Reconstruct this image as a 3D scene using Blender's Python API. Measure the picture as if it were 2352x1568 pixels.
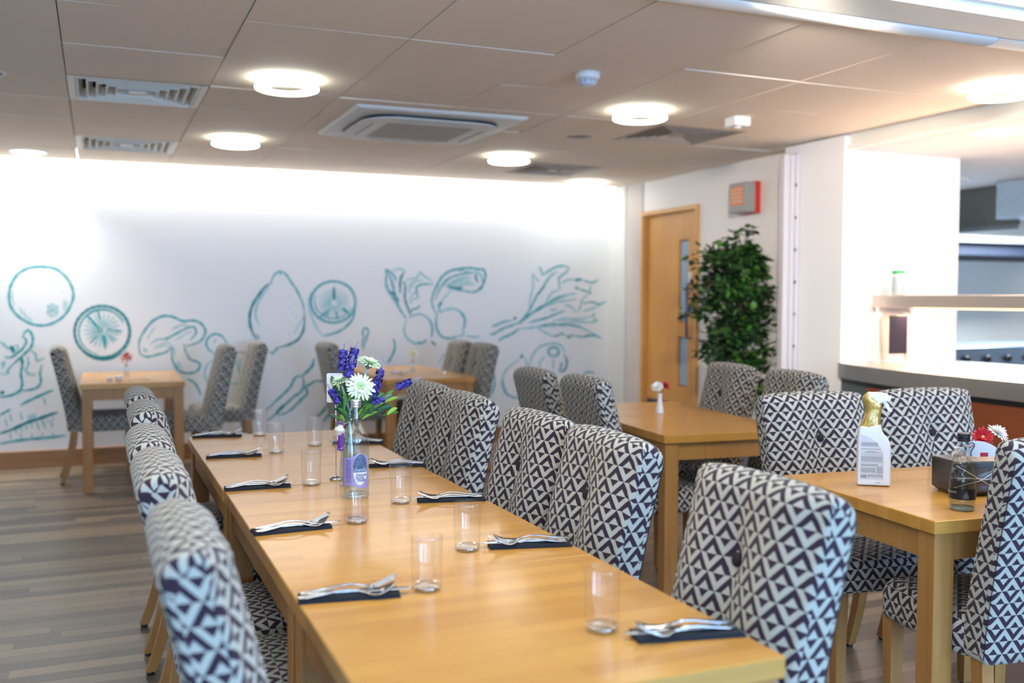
import bpy, math, random
from mathutils import Vector, Matrix
random.seed(7)
S = bpy.context.scene
C = S.collection
for o in list(bpy.data.objects): bpy.data.objects.remove(o)
PI = math.pi

# ---------------------------------------------------------------- camera, world, lights, exposure
cam = bpy.data.cameras.new('camera'); co = bpy.data.objects.new('camera', cam); C.objects.link(co)
YAW, PITCH, ROLL = 22.954, 2.574, 0.165
_f = Vector((math.sin(math.radians(YAW))*math.cos(math.radians(PITCH)), math.cos(math.radians(YAW))*math.cos(math.radians(PITCH)), -math.sin(math.radians(PITCH))))
_r = Vector((math.cos(math.radians(YAW)), -math.sin(math.radians(YAW)), 0)); _u = _r.cross(_f)
cr, sr = math.cos(math.radians(ROLL)), math.sin(math.radians(ROLL))
_r2 = _r*cr+_u*sr; _u2 = -_r*sr+_u*cr
co.matrix_world = Matrix((( _r2.x,_u2.x,-_f.x,0),(_r2.y,_u2.y,-_f.y,0),(_r2.z,_u2.z,-_f.z,1.3482),(0,0,0,1)))
cam.sensor_width = 36; cam.lens = 2251.17/2352*36; cam.clip_start = .05
cam.dof.use_dof = True; cam.dof.focus_distance = 2.95; cam.dof.aperture_fstop = 2.0
S.camera = co
w = bpy.data.worlds.new('world'); S.world = w; w.use_nodes = True
w.node_tree.nodes['Background'].inputs[0].default_value = (.75, .87, 1, 1)
w.node_tree.nodes['Background'].inputs[1].default_value = .5
S.cycles.transparent_max_bounces = 32
S.view_settings.view_transform = 'Standard'; S.view_settings.look = 'None'
S.view_settings.exposure = 0.36; S.view_settings.gamma = 1; S.view_settings.use_curve_mapping = False

def area(name, loc, rot, sx, sy, power, col=(1,1,1), shape='RECTANGLE', spread=180):
    l = bpy.data.lights.new(name, 'AREA'); l.shape = shape; l.size = sx
    if shape in ('RECTANGLE','ELLIPSE'): l.size_y = sy
    l.energy = power; l.color = col; l.spread = math.radians(spread)
    o = bpy.data.objects.new(name, l); C.objects.link(o); o.location = loc; o.rotation_euler = rot
    return o
# daylight through the three windows behind the camera
for x, pw in ((-2.9, 45), (0.1, 90), (3.1, 190)):
    area('window_daylight', (x, -2.93, 1.40), (math.radians(90), 0, 0), 2.3, 1.5, pw, (.34,.60,1))
# wash light hidden in the slot above the mural wall
area('wall_wash', (.1, 8.43, 2.50), (math.radians(22), 0, 0), 9.0, .06, 70, (1,.97,.9))
# luminous coffer over the near end of the room
area('coffer_light', (1.2, 2.0, 2.60), (0, 0, 0), 6.0, 1.2, 26, (1,.92,.76))
# kitchen lights and the heat lamps of the servery
area('kitchen_light', (8.0, 6.6, 2.27), (0, 0, 0), 1.6, .6, 190, (.85,.94,1))
area('heat_lamp_strip', (4.83, 4.1, 1.26), (0, 0, 0), .12, 1.6, 20, (1,.70,.48))
area('servery_spot', (4.72, 3.9, 2.28), (0, 0, 0), .25, 1.8, 9, (1,.80,.66))

area('ceiling_fill_light', (4.85, 3.8, 1.40), (math.radians(180), math.radians(20), 0), .2, 1.8, 20, (1,.72,.52))  # added warm fill above the shelf to brighten the ceiling, not a gantry lamp
sp = bpy.data.lights.new('column_fill_spot', 'SPOT'); sp.energy = 330; sp.color = (1,.86,.72); sp.spot_size = math.radians(42); sp.spot_blend = .7; sp.shadow_soft_size = .08  # added spot that brightens the column side, no real fitting
so = bpy.data.objects.new('column_fill_spot', sp); C.objects.link(so); so.location = (2.0,2.45,2.36)
so.rotation_euler = (Vector((4.5,5.3,1.75))-Vector(so.location)).to_track_quat('-Z','Y').to_euler()

# ---------------------------------------------------------------- material helpers
def srgb(c):
    def f(v):
        v /= 255
        return v/12.92 if v <= .04045 else ((v+.055)/1.055)**2.4
    return tuple(f(v) for v in c)+(1,)
MATS = {}
def new_mat(name):
    m = bpy.data.materials.new(name); m.use_nodes = True
    nt = m.node_tree; b = nt.nodes['Principled BSDF']
    return m, nt, b
def P(name, col, rough=.5, metal=0, spec=.5, noise=0, nscale=40, bump=0, emit=None, es=0, coat=0, trans=0, sss=0):
    if name in MATS: return MATS[name]
    m, nt, b = new_mat(name); b.inputs['Roughness'].default_value = rough; b.inputs['Metallic'].default_value = metal
    b.inputs['Specular IOR Level'].default_value = spec; b.inputs['Coat Weight'].default_value = coat
    col = col if len(col) == 4 else tuple(col)+(1,)
    b.inputs['Base Color'].default_value = col
    if trans: b.inputs['Transmission Weight'].default_value = trans
    if noise or bump:
        tc = nt.nodes.new('ShaderNodeTexCoord'); n = nt.nodes.new('ShaderNodeTexNoise'); n.inputs['Scale'].default_value = nscale; n.inputs['Detail'].default_value = 4
        nt.links.new(tc.outputs['Object'], n.inputs['Vector'])
        if noise:
            mx = nt.nodes.new('ShaderNodeMix'); mx.data_type = 'RGBA'
            mx.inputs['A'].default_value = tuple(c*(1-noise) for c in col[:3])+(1,); mx.inputs['B'].default_value = tuple(min(1,c*(1+noise)) for c in col[:3])+(1,)
            nt.links.new(n.outputs['Fac'], mx.inputs['Factor']); nt.links.new(mx.outputs['Result'], b.inputs['Base Color'])
        if bump:
            bp = nt.nodes.new('ShaderNodeBump'); bp.inputs['Strength'].default_value = bump; bp.inputs['Distance'].default_value = .002
            nt.links.new(n.outputs['Fac'], bp.inputs['Height']); nt.links.new(bp.outputs['Normal'], b.inputs['Normal'])
    if emit: b.inputs['Emission Color'].default_value = tuple(emit)+(1,); b.inputs['Emission Strength'].default_value = es
    MATS[name] = m; return m
def math_node(nt, op, a, b=None, c=None):
    n = nt.nodes.new('ShaderNodeMath'); n.operation = op
    for i, v in enumerate((a, b, c)):
        if v is None: continue
        if isinstance(v, (int, float)): n.inputs[i].default_value = v
        else: nt.links.new(v, n.inputs[i])
    return n.outputs[0]
def fabric():
    m, nt, b = new_mat('geometric_weave_fabric')
    uv = nt.nodes.new('ShaderNodeUVMap'); uv.uv_map = 'UVMap'; sp = nt.nodes.new('ShaderNodeSeparateXYZ'); nt.links.new(uv.outputs[0], sp.inputs[0])
    a = math_node(nt, 'DIVIDE', sp.outputs[0], .0560); q = math_node(nt, 'DIVIDE', sp.outputs[1], .0730)
    p1 = math_node(nt, 'SUBTRACT', math_node(nt, 'FRACT', math_node(nt, 'ADD', math_node(nt, 'ADD', a, q), 100)), .5)
    p2 = math_node(nt, 'SUBTRACT', math_node(nt, 'FRACT', math_node(nt, 'ADD', math_node(nt, 'SUBTRACT', a, q), 100)), .5)
    up = math_node(nt, 'GREATER_THAN', math_node(nt, 'SUBTRACT', p1, p2), 0)
    inner = math_node(nt, 'LESS_THAN', math_node(nt, 'MAXIMUM', math_node(nt, 'ABSOLUTE', p1), math_node(nt, 'ABSOLUTE', p2)), .245)
    x = math_node(nt, 'ABSOLUTE', math_node(nt, 'SUBTRACT', up, inner))
    mx = nt.nodes.new('ShaderNodeMix'); mx.data_type = 'RGBA'
    mx.inputs['A'].default_value = (.46, .45, .385, 1); mx.inputs['B'].default_value = (.036, .020, .034, 1)
    nt.links.new(x, mx.inputs['Factor']); nt.links.new(mx.outputs['Result'], b.inputs['Base Color'])
    b.inputs['Roughness'].default_value = .85; b.inputs['Specular IOR Level'].default_value = .2
    b.inputs['Sheen Weight'].default_value = .15
    tc = nt.nodes.new('ShaderNodeTexCoord'); n = nt.nodes.new('ShaderNodeTexNoise'); n.inputs['Scale'].default_value = 900
    nt.links.new(tc.outputs['Object'], n.inputs['Vector']); bp = nt.nodes.new('ShaderNodeBump'); bp.inputs['Strength'].default_value = .15; bp.inputs['Distance'].default_value = .001
    nt.links.new(n.outputs['Fac'], bp.inputs['Height']); nt.links.new(bp.outputs['Normal'], b.inputs['Normal'])
    return m
def wood(name, c1, c2, rough=.3, axis=0, scale=1.0, strips=0, coat=.0):
    m, nt, b = new_mat(name)
    tc = nt.nodes.new('ShaderNodeTexCoord'); mp = nt.nodes.new('ShaderNodeMapping')
    sc = [38*scale]*3; sc[axis] = 2.2*scale; mp.inputs['Scale'].default_value = sc
    nt.links.new(tc.outputs['Object'], mp.inputs[0]); n = nt.nodes.new('ShaderNodeTexNoise'); n.inputs['Scale'].default_value = 1; n.inputs['Detail'].default_value = 6; n.inputs['Distortion'].default_value = .6
    nt.links.new(mp.outputs[0], n.inputs['Vector'])
    n2 = nt.nodes.new('ShaderNodeTexNoise'); n2.inputs['Scale'].default_value = 5*scale; nt.links.new(tc.outputs['Object'], n2.inputs['Vector'])
    f = math_node(nt, 'ADD', math_node(nt, 'MULTIPLY', n.outputs['Fac'], .65), math_node(nt, 'MULTIPLY', n2.outputs['Fac'], .35))
    if strips:
        br = nt.nodes.new('ShaderNodeTexBrick'); mp2 = nt.nodes.new('ShaderNodeMapping'); nt.links.new(tc.outputs['Object'], mp2.inputs[0]); nt.links.new(mp2.outputs[0], br.inputs['Vector'])
        br.inputs['Scale'].default_value = 1; br.inputs['Brick Width'].default_value = .55; br.inputs['Row Height'].default_value = .043; br.inputs['Mortar Size'].default_value = 0
        br.inputs['Color1'].default_value = (0,0,0,1); br.inputs['Color2'].default_value = (1,1,1,1); br.inputs['Bias'].default_value = 0
        s = nt.nodes.new('ShaderNodeSeparateColor'); nt.links.new(br.outputs['Color'], s.inputs[0])
        f = math_node(nt, 'ADD', math_node(nt, 'MULTIPLY', f, 1-strips), math_node(nt, 'MULTIPLY', s.outputs[0], strips))
    rp = nt.nodes.new('ShaderNodeValToRGB'); rp.color_ramp.elements[0].position = .28; rp.color_ramp.elements[1].position = .72
    rp.color_ramp.elements[0].color = tuple(c1)+(1,); rp.color_ramp.elements[1].color = tuple(c2)+(1,)
    nt.links.new(f, rp.inputs[0]); nt.links.new(rp.outputs[0], b.inputs['Base Color'])
    b.inputs['Roughness'].default_value = rough; b.inputs['Coat Weight'].default_value = coat; b.inputs['Coat Roughness'].default_value = .12
    bp = nt.nodes.new('ShaderNodeBump'); bp.inputs['Strength'].default_value = .06; bp.inputs['Distance'].default_value = .001
    nt.links.new(n.outputs['Fac'], bp.inputs['Height']); nt.links.new(bp.outputs['Normal'], b.inputs['Normal'])
    return m
def thin_glass(name, tint=(.97,.985,.98), base=.05, edge=.5, rough=.02):
    m = bpy.data.materials.new(name); m.use_nodes = True; nt = m.node_tree; nt.nodes.clear()
    out = nt.nodes.new('ShaderNodeOutputMaterial'); mx = nt.nodes.new('ShaderNodeMixShader'); tr = nt.nodes.new('ShaderNodeBsdfTransparent'); gl = nt.nodes.new('ShaderNodeBsdfGlossy')
    tr.inputs[0].default_value = tuple(tint)+(1,); gl.inputs['Roughness'].default_value = rough
    lw = nt.nodes.new('ShaderNodeLayerWeight'); lw.inputs[0].default_value = .35
    f = math_node(nt, 'ADD', math_node(nt, 'MULTIPLY', math_node(nt, 'POWER', lw.outputs['Facing'], 5.5), edge), base)
    nt.links.new(f, mx.inputs[0]); nt.links.new(tr.outputs[0], mx.inputs[1]); nt.links.new(gl.outputs[0], mx.inputs[2]); nt.links.new(mx.outputs[0], out.inputs[0])
    return m
def floor_mat():
    m, nt, b = new_mat('plank_floor')
    tc = nt.nodes.new('ShaderNodeTexCoord')
    sx = nt.nodes.new('ShaderNodeSeparateXYZ'); nt.links.new(tc.outputs['Object'], sx.inputs[0])
    row = math_node(nt, 'FLOOR', math_node(nt, 'DIVIDE', sx.outputs[1], .078))
    hsh = math_node(nt, 'FRACT', math_node(nt, 'MULTIPLY', math_node(nt, 'SINE', math_node(nt, 'MULTIPLY', row, 12.9898)), 437.585))
    cb = nt.nodes.new('ShaderNodeCombineXYZ'); nt.links.new(math_node(nt, 'ADD', sx.outputs[0], math_node(nt, 'MULTIPLY', hsh, 7.3)), cb.inputs[0]); nt.links.new(sx.outputs[1], cb.inputs[1])
    br = nt.nodes.new('ShaderNodeTexBrick'); nt.links.new(cb.outputs[0], br.inputs['Vector'])
    br.offset = 0; br.offset_frequency = 2
    br.inputs['Scale'].default_value = 1; br.inputs['Brick Width'].default_value = .92; br.inputs['Row Height'].default_value = .078; br.inputs['Mortar Size'].default_value = .0014; br.inputs['Mortar Smooth'].default_value = .3
    br.inputs['Color1'].default_value = (0,0,0,1); br.inputs['Color2'].default_value = (1,1,1,1); br.inputs['Mortar'].default_value = (.1,.1,.1,1)
    s = nt.nodes.new('ShaderNodeSeparateColor'); nt.links.new(br.outputs['Color'], s.inputs[0])
    mp = nt.nodes.new('ShaderNodeMapping'); mp.inputs['Scale'].default_value = (2.5, 60, 1); nt.links.new(tc.outputs['Object'], mp.inputs[0])
    n = nt.nodes.new('ShaderNodeTexNoise'); n.inputs['Scale'].default_value = 1; n.inputs['Detail'].default_value = 6; nt.links.new(mp.outputs[0], n.inputs['Vector'])
    f = math_node(nt, 'ADD', math_node(nt, 'MULTIPLY', s.outputs[0], .62), math_node(nt, 'MULTIPLY', n.outputs['Fac'], .38))
    rp = nt.nodes.new('ShaderNodeValToRGB'); e = rp.color_ramp.elements
    e[0].position = .15; e[0].color = (.085,.068,.055,1); e[1].position = .85; e[1].color = (.37,.285,.20,1)
    k = e.new(.4); k.color = (.150,.130,.108,1); k = e.new(.62); k.color = (.25,.195,.140,1)
    nt.links.new(f, rp.inputs[0])
    mx = nt.nodes.new('ShaderNodeMix'); mx.data_type = 'RGBA'; mx.inputs['B'].default_value = (.07,.05,.04,1)
    nt.links.new(br.outputs['Fac'], mx.inputs['Factor']); nt.links.new(rp.outputs[0], mx.inputs['A']); nt.links.new(mx.outputs['Result'], b.inputs['Base Color'])
    b.inputs['Roughness'].default_value = .34
    bp = nt.nodes.new('ShaderNodeBump'); bp.inputs['Strength'].default_value = .12; bp.inputs['Distance'].default_value = .001
    nt.links.new(n.outputs['Fac'], bp.inputs['Height']); nt.links.new(bp.outputs['Normal'], b.inputs['Normal'])
    return m
FAB = fabric()
TABLE = wood('beech_table', (.47,.215,.036), (.61,.315,.066), .30, 0, 1, .30, .25)
LEGW = wood('oak_leg', (.33,.150,.036), (.47,.235,.070), .38, 2, 1)
DOORW = wood('door_veneer', (.58,.27,.060), (.70,.36,.095), .42, 2, .5)
FLOOR = floor_mat()
GLASS = thin_glass('clear_glass', (1,1,1), base=.05, edge=1.1)
GLASSB = thin_glass('thick_glass_base', (.99,1,.99), .26, .6, .05)
PLAST = thin_glass('cling_film', (.96,.96,.96), .03, .6, .12)
WALL = P('wall_paint', (.93,.925,.92), .6)
WALLW = P('warm_wall_paint', (.90,.875,.85), .6)
TILE = P('ceiling_tile', (.86,.74,.61), .75, noise=.04, nscale=220)
WHITE = P('white_plastic', (.80,.80,.79), .4)
WMETAL = P('white_enamel', (.72,.70,.66), .45)
DARK = P('dark_void', (.03,.03,.03), .8)
CHROME = P('polished_steel', (.58,.59,.60), .13, 1)
STEEL = P('brushed_steel', (.55,.54,.52), .35, 1, noise=.05, nscale=15)
NAVY = P('navy_napkin', (.010,.013,.022), .85, noise=.2, nscale=200, bump=.3)
BLACK = P('black_plastic', (.012,.012,.014), .35)
BUTTON = P('button_fabric', (.012,.008,.014), .8)
SKIRT = wood('skirting_oak', (.30,.145,.055), (.40,.20,.08), .5, 0, 1)
LAMP = P('lamp_diffuser', (.95,.97,.95), .4, emit=(.94,1,.92), es=6)
LAMP2 = P('lamp_inner', (.95,.97,.95), .4, emit=(.93,1,.96), es=1.3)

# ---------------------------------------------------------------- mesh helpers
class MB:
    def __init__(s): s.v = []; s.f = []; s.uv = []; s.mi = []; s.sm = []
    def face(s, idx, uv=None, mi=0, smooth=True):
        s.f.append(tuple(idx)); s.uv.append(uv); s.mi.append(mi); s.sm.append(smooth)
    def add(s, verts): b = len(s.v); s.v += [tuple(v) for v in verts]; return b
    def box(s, x0, y0, z0, x1, y1, z1, mi=0, M=None, bev=0):
        if bev > 0:
            b_ = bev; vs = []; 
            for z, i in ((z0, b_), (z0+b_, 0), (z1-b_, 0), (z1, b_)):
                for (x, y) in ((x0+i+b_*(i==0),y0+i),(x1-i-b_*(i==0),y0+i),(x1-i,y0+i+b_*(i==0)),(x1-i,y1-i-b_*(i==0)),(x1-i-b_*(i==0),y1-i),(x0+i+b_*(i==0),y1-i),(x0+i,y1-i-b_*(i==0)),(x0+i,y0+i+b_*(i==0))):
                    vs.append((x, y, z))
            if M: vs = [M @ Vector(v) for v in vs]
            b = s.add(vs)
            s.face([b+7-k for k in range(8)], None, mi, False); s.face([b+24+k for k in range(8)], None, mi, False)
            for l in range(3):
                for k in range(8):
                    s.face((b+l*8+k, b+l*8+(k+1)%8, b+l*8+8+(k+1)%8, b+l*8+8+k), None, mi, False)
            return
        vs = [(x0,y0,z0),(x1,y0,z0),(x1,y1,z0),(x0,y1,z0),(x0,y0,z1),(x1,y0,z1),(x1,y1,z1),(x0,y1,z1)]
        if M: vs = [M @ Vector(v) for v in vs]
        b = s.add(vs)
        for q in ((0,3,2,1),(4,5,6,7),(0,1,5,4),(1,2,6,5),(2,3,7,6),(3,0,4,7)): s.face([b+i for i in q], None, mi, False)
    def lathe(s, prof, n=28, c=(0,0,0), mi=0, smooth=True, cap=True, M=None):
        vs = [(c[0]+r*math.cos(2*PI*k/n), c[1]+r*math.sin(2*PI*k/n), c[2]+z) for r, z in prof for k in range(n)]
        if M: vs = [M @ Vector(v) for v in vs]
        b = s.add(vs)
        for i in range(len(prof)-1):
            for k in range(n): s.face((b+i*n+k, b+i*n+(k+1)%n, b+(i+1)*n+(k+1)%n, b+(i+1)*n+k), None, mi, smooth)
        if cap:
            if prof[0][0] > 1e-5: s.face([b+n-1-k for k in range(n)], None, mi, False)
            if prof[-1][0] > 1e-5: s.face([b+(len(prof)-1)*n+k for k in range(n)], None, mi, False)
    def tube(s, pts, rad, n=8, mi=0, cap=True):
        pts = [Vector(p) for p in pts]; m = len(pts)
        if not isinstance(rad, (list, tuple)): rad = [rad]*m
        up = Vector((0,0,1)); rings = []
        t0 = (pts[1]-pts[0]).normalized()
        x = t0.cross(up) if abs(t0.dot(up)) < .95 else t0.cross(Vector((1,0,0)))
        x.normalize()
        for i in range(m):
            t = (pts[min(i+1,m-1)]-pts[max(i-1,0)])
            if t.length < 1e-9: t = t0
            t.normalize(); x = (x - t*x.dot(t)); x.normalize(); y = t.cross(x)
            rings.append([pts[i]+(x*math.cos(2*PI*k/n)+y*math.sin(2*PI*k/n))*rad[i] for k in range(n)])
        b = s.add([v for r in rings for v in r])
        for i in range(m-1):
            for k in range(n): s.face((b+i*n+k, b+i*n+(k+1)%n, b+(i+1)*n+(k+1)%n, b+(i+1)*n+k), None, mi)
        if cap: s.face([b+n-1-k for k in range(n)], None, mi); s.face([b+(m-1)*n+k for k in range(n)], None, mi)
    def prism(s, poly, z0, z1, mi=0, M=None, smooth=False):
        n = len(poly); vs = [(x,y,z0) for x,y in poly]+[(x,y,z1) for x,y in poly]
        if M: vs = [M @ Vector(v) for v in vs]
        b = s.add(vs); s.face([b+n-1-k for k in range(n)], None, mi, False); s.face([b+n+k for k in range(n)], None, mi, False)
        for k in range(n): s.face((b+k, b+(k+1)%n, b+n+(k+1)%n, b+n+k), None, mi, smooth)
    def mesh(s, name, mats):
        me = bpy.data.meshes.new(name); me.from_pydata(s.v, [], s.f)
        for m in (mats if isinstance(mats, (list, tuple)) else [mats]): me.materials.append(m)
        me.polygons.foreach_set('material_index', s.mi); me.polygons.foreach_set('use_smooth', s.sm)
        if any(u is not None for u in s.uv):
            ul = me.uv_layers.new(name='UVMap'); k = 0
            for p, u in zip(me.polygons, s.uv):
                for j in range(p.loop_total):
                    ul.data[p.loop_start+j].uv = u[j] if u else (0, 0)
        me.update(); return me
    def build(s, name, mats, parent=None, loc=None):
        o = bpy.data.objects.new(name, s.mesh(name, mats)); C.objects.link(o)
        if parent: o.parent = parent
        if loc: o.location = loc
        return o
def empty(name, label, cat, loc=(0,0,0), rz=0, group=None):
    o = bpy.data.objects.new(name, None); C.objects.link(o); o.empty_display_size = .1
    o.location = loc; o.rotation_euler = (0,0,rz); return tag(o, label, cat, group)
def tag(o, label, cat, group=None):
    o['label'] = label; o['category'] = cat
    if group: o['group'] = group
    return o
def struct(o): o['kind'] = 'structure'; return o
KIDS = {}
def dup(o, parent=None):
    c = o.copy(); C.objects.link(c)
    if parent: c.parent = parent
    for ch in list(o.children): dup(ch, c)
    return c
def ALLK(): return list(C.objects)
def place(proto, used, loc, rz, label, group=None):
    o = proto if not used else dup(proto)
    o.location = loc; o.rotation_euler = (0,0,rz); o['label'] = label
    if group: o['group'] = group
    return o
def boxes(name, mat, parent, *bs, bev=0):
    m = MB()
    for b in bs: m.box(*b, bev=bev)
    return m.build(name, mat, parent)
def text_mesh(body, size, mat, name, parent, loc, rot, align='CENTER', extrude=.0002, bend=None, squash=1.0):
    cu = bpy.data.curves.new('t', 'FONT'); cu.body = body; cu.size = size; cu.align_x = align; cu.extrude = extrude; cu.resolution_u = 3
    t = bpy.data.objects.new('t', cu); C.objects.link(t); bpy.context.view_layer.update()
    me = bpy.data.meshes.new_from_object(t.evaluated_get(bpy.context.evaluated_depsgraph_get()))
    bpy.data.objects.remove(t)
    for v in me.vertices: v.co.x *= squash
    if bend:
        R, a0, z0 = bend
        for v in me.vertices:
            a = a0 + v.co.x/R; r = R+v.co.z+.0004
            v.co = Vector((r*math.cos(a), r*math.sin(a), z0+v.co.y))
    me.materials.append(mat); o = bpy.data.objects.new(name, me); C.objects.link(o); o.parent = parent
    if not bend: o.location = loc; o.rotation_euler = rot
    return o

# ---------------------------------------------------------------- room shell
ZC = 2.407; ZS = 2.31
def sbox(name, mat, *bs, bev=0):
    return struct(boxes(name, mat, None, *bs, bev=bev))
sbox('floor', FLOOR, (-4.6,-3.1,-.05, 12,9.6,0))
# tiled ceiling: separate tiles hung in a grid, some sagging a little
m = MB(); gx = [-.119+.6592*k for k in range(-7, 9)]; gy = [3.914+.6386*k for k in range(-1, 8)]
skip = {(0.21,5.51),(0.21,7.427),(3.505,5.51),(3.505,7.427)}
random.seed(3)
def tile(x0, y0, x1, y1):
    g = .0022; dz = random.choice([0,0,0,.001,-.002,.002,-.003]); tx = random.uniform(-.0012,.0012); ty = random.uniform(-.0012,.0012)
    b = m.add([(x0+g,y0+g,ZC+dz-tx-ty),(x1-g,y0+g,ZC+dz+tx-ty),(x1-g,y1-g,ZC+dz+tx+ty),(x0+g,y1-g,ZC+dz-tx+ty),(x0+g,y0+g,ZC+.02),(x1-g,y0+g,ZC+.02),(x1-g,y1-g,ZC+.02),(x0+g,y1-g,ZC+.02)])
    for q in ((0,3,2,1),(0,1,5,4),(1,2,6,5),(2,3,7,6),(3,0,4,7)): m.face([b+i for i in q], None, 0, False)
for i in range(len(gx)-1):
    for j in range(len(gy)-1):
        x0, x1, y0, y1 = gx[i], min(gx[i+1], 4.64), gy[j], gy[j+1]
        if j == 0: y0 = 3.05
        if x0 > 4.6 or x1 < -4.55: continue
        x0 = max(x0, -4.5); cx, cy = (gx[i]+gx[i+1])/2, (gy[j]+gy[j+1])/2
        if any(abs(cx-a) < .1 and abs(cy-b) < .1 for a, b in skip): continue
        if x0 > 4.3 and y1 < 5.2: x1 = 4.5
        tile(x0, y0, x1, y1)
gy0 = gy[0]
struct(m.build('ceiling', TILE))
sbox('ceiling', DARK, (-4.6,3.05,ZC+.09, 4.7,8.40,ZC+.11))
# white bullnose edge and flat margin, luminous coffer behind it
m = MB(); n = 10
pr = [(3.05-.05+.05*math.cos(PI*k/n), ZC+.005-.022*math.sin(PI*k/n)) for k in range(n+1)]+[(2.95,ZC+.05),(3.05,ZC+.05)]
for xa, xb in ((-4.5,-1.2),(-1.197,1.76),(1.763,3.40),(3.403,4.498)):
    b = m.add([(xa,y,z) for y,z in pr]+[(xb,y,z) for y,z in pr]); k = len(pr)
    for q in range(k): m.face((b+q, b+(q+1)%k, b+k+(q+1)%k, b+k+q), None, 0, q < n)
    m.face([b+q for q in range(k)], None, 0, False); m.face([b+2*k-1-q for q in range(k)], None, 0, False)
tr = struct(m.build('trim_1', P('trim_white', (.93,.93,.90), .45)))
sbox('ceiling', P('coffer_margin', (.84,.86,.80), .5), (-4.5,2.73,ZC, 4.5,2.935,ZC+.04))
sbox('ceiling', P('coffer_paint', (.86,.86,.84), .6), (-4.5,2.70,ZC+.04, 4.5,2.73,ZC+.26), (-4.5,-3.0,ZC, 4.5,1.3,ZC+.26), (-4.5,1.3,ZC,-2.2,2.73,ZC+.26))
lum = MB(); lum.box(-2.2,1.3,ZC+.235, 4.5,2.70,ZC+.255)
lo = lum.build('coffer_lightbox', P('lightbox_diffuser', (.9,.9,.9), .5, emit=(1,.985,.95), es=1.5)); tag(lo, 'bright white lightbox in the raised ceiling at the top right corner', 'light')
sbox('ceiling', P('kitchen_ceiling', (.62,.60,.60), .6), (4.53,-3.0,ZS, 12,5.45,ZS+.2), (4.76,5.45,ZS, 12,9.5,ZS+.2))
sbox('ceiling', DARK, (-4.6,-3.0,ZC+.27, 4.5,2.75,ZC+.29))
# walls
sbox('wall_back', WALL, (-4.6,8.50,0, 4.70,8.62,2.75))
sbox('baseboard_back', SKIRT, (-4.5,8.475,0, 4.64,8.50,.14), bev=.004)
sbox('wall_left', WALL, (-4.6,-3.1,0,-4.5,8.6,2.75))
dY0, dY1, dZ = 6.99, 7.83, 2.09
sbox('wall_right', WALLW, (4.64,7.855,0, 4.76,8.5,2.42), (4.64,5.45,0, 4.76,6.965,2.42), (4.64,6.965,2.115, 4.76,7.855,2.42))
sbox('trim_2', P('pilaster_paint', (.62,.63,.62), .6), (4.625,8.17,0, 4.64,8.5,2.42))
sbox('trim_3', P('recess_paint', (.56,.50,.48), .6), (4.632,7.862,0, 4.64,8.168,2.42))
sbox('baseboard_right', SKIRT, (4.615,5.5,0, 4.64,6.96,.14), (4.60,7.86,0, 4.625,8.47,.14))
sbox('wall_corridor', P('corridor_paint', (.45,.55,.68), .6), (5.0,7.0-.4,0, 5.1,8.3,2.3))
# rear wall with window openings
wz0, wz1 = .55, 2.25
sbox('wall_rear', WALL, (-4.6,-3.1,0, 12,-3.0,wz0), (-4.6,-3.1,wz1, 12,-3.0,2.75), (-4.6,-3.1,wz0,-4.1,-3.0,wz1), (-1.7,-3.1,wz0,-1.1,-3.0,wz1), (1.3,-3.1,wz0,1.9,-3.0,wz1), (4.3,-3.1,wz0,12,-3.0,wz1))
for i, x in enumerate((-2.9,.1,3.1)):
    struct(boxes('window_%d' % (i+1), WHITE, None, (x-1.2,-3.08,wz0, x-1.15,-3.02,wz1), (x+1.15,-3.08,wz0, x+1.2,-3.02,wz1), (x-1.15,-3.08,wz0, x+1.15,-3.02,wz0+.05), (x-1.15,-3.08,wz1-.05, x+1.15,-3.02,wz1), (x-.02,-3.08,wz0+.05, x+.02,-3.02,wz1-.05)))
# column and servery bulkhead
COL = P('column_paint', (.84,.83,.82), .55)
sbox('wall_column', COL, (4.455,5.03,0, 5.46,5.62,ZS+.09))
sbox('ceiling', P('bulkhead_paint', (.82,.80,.72), .5), (4.5,-3.0,ZS, 4.53,5.03,ZC+.26))
sbox('trim_4', P('bulkhead_bead', (.84,.82,.76), .4), (4.470,2.9,ZS-.004, 4.5,5.03,ZS+.022), bev=.006)
# kitchen shell
sbox('wall_kitchen', P('kitchen_wall', (.88,.90,.88), .4), (5.4,8.3,0, 12,8.4,2.4), (11.9,-3,0, 12,8.4,2.4), (5.36,5.62,0,5.46,8.3,2.4))
# door with frame, on the right wall
dr = struct(boxes('door_1', DOORW, None, (4.665,dY0,.004, 4.71,7.15,dZ), (4.665,7.30,.004, 4.71,dY1,dZ), (4.665,7.15,.004, 4.71,7.30,.58), (4.665,7.15,1.01, 4.71,7.30,1.14), (4.665,7.15,1.85, 4.71,7.30,dZ)))
boxes('door_frame', wood('door_frame_oak', (.62,.31,.085), (.76,.43,.15), .4, 2, .5), dr, (4.612,dY0-.04,0, 4.725,dY0,dZ+.04), (4.612,dY1,0, 4.725,dY1+.04,dZ+.04), (4.612,dY0,dZ, 4.725,dY1,dZ+.04), bev=.006)
VP = P('wired_pane', (.30,.42,.55), .15, spec=.6)
boxes('vision_panel', VP, dr, (4.68,7.16,1.15, 4.69,7.29,1.84)); boxes('vision_panel', VP, dr, (4.68,7.16,.59, 4.69,7.29,1.00))
boxes('kick_plate', P('navy_kick_plate', (.02,.03,.07), .4), dr, (4.658,dY0+.03,.05, 4.665,dY1-.03,.43))
boxes('lock_plate', WHITE, dr, (4.645,7.085,1.48, 4.665,7.125,1.57), bev=.003)
m = MB(); m.tube([(4.665,7.105,1.47),(4.625,7.105,1.46),(4.62,7.105,1.2),(4.625,7.105,1.01),(4.665,7.105,1.0)], .011, 10)
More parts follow.
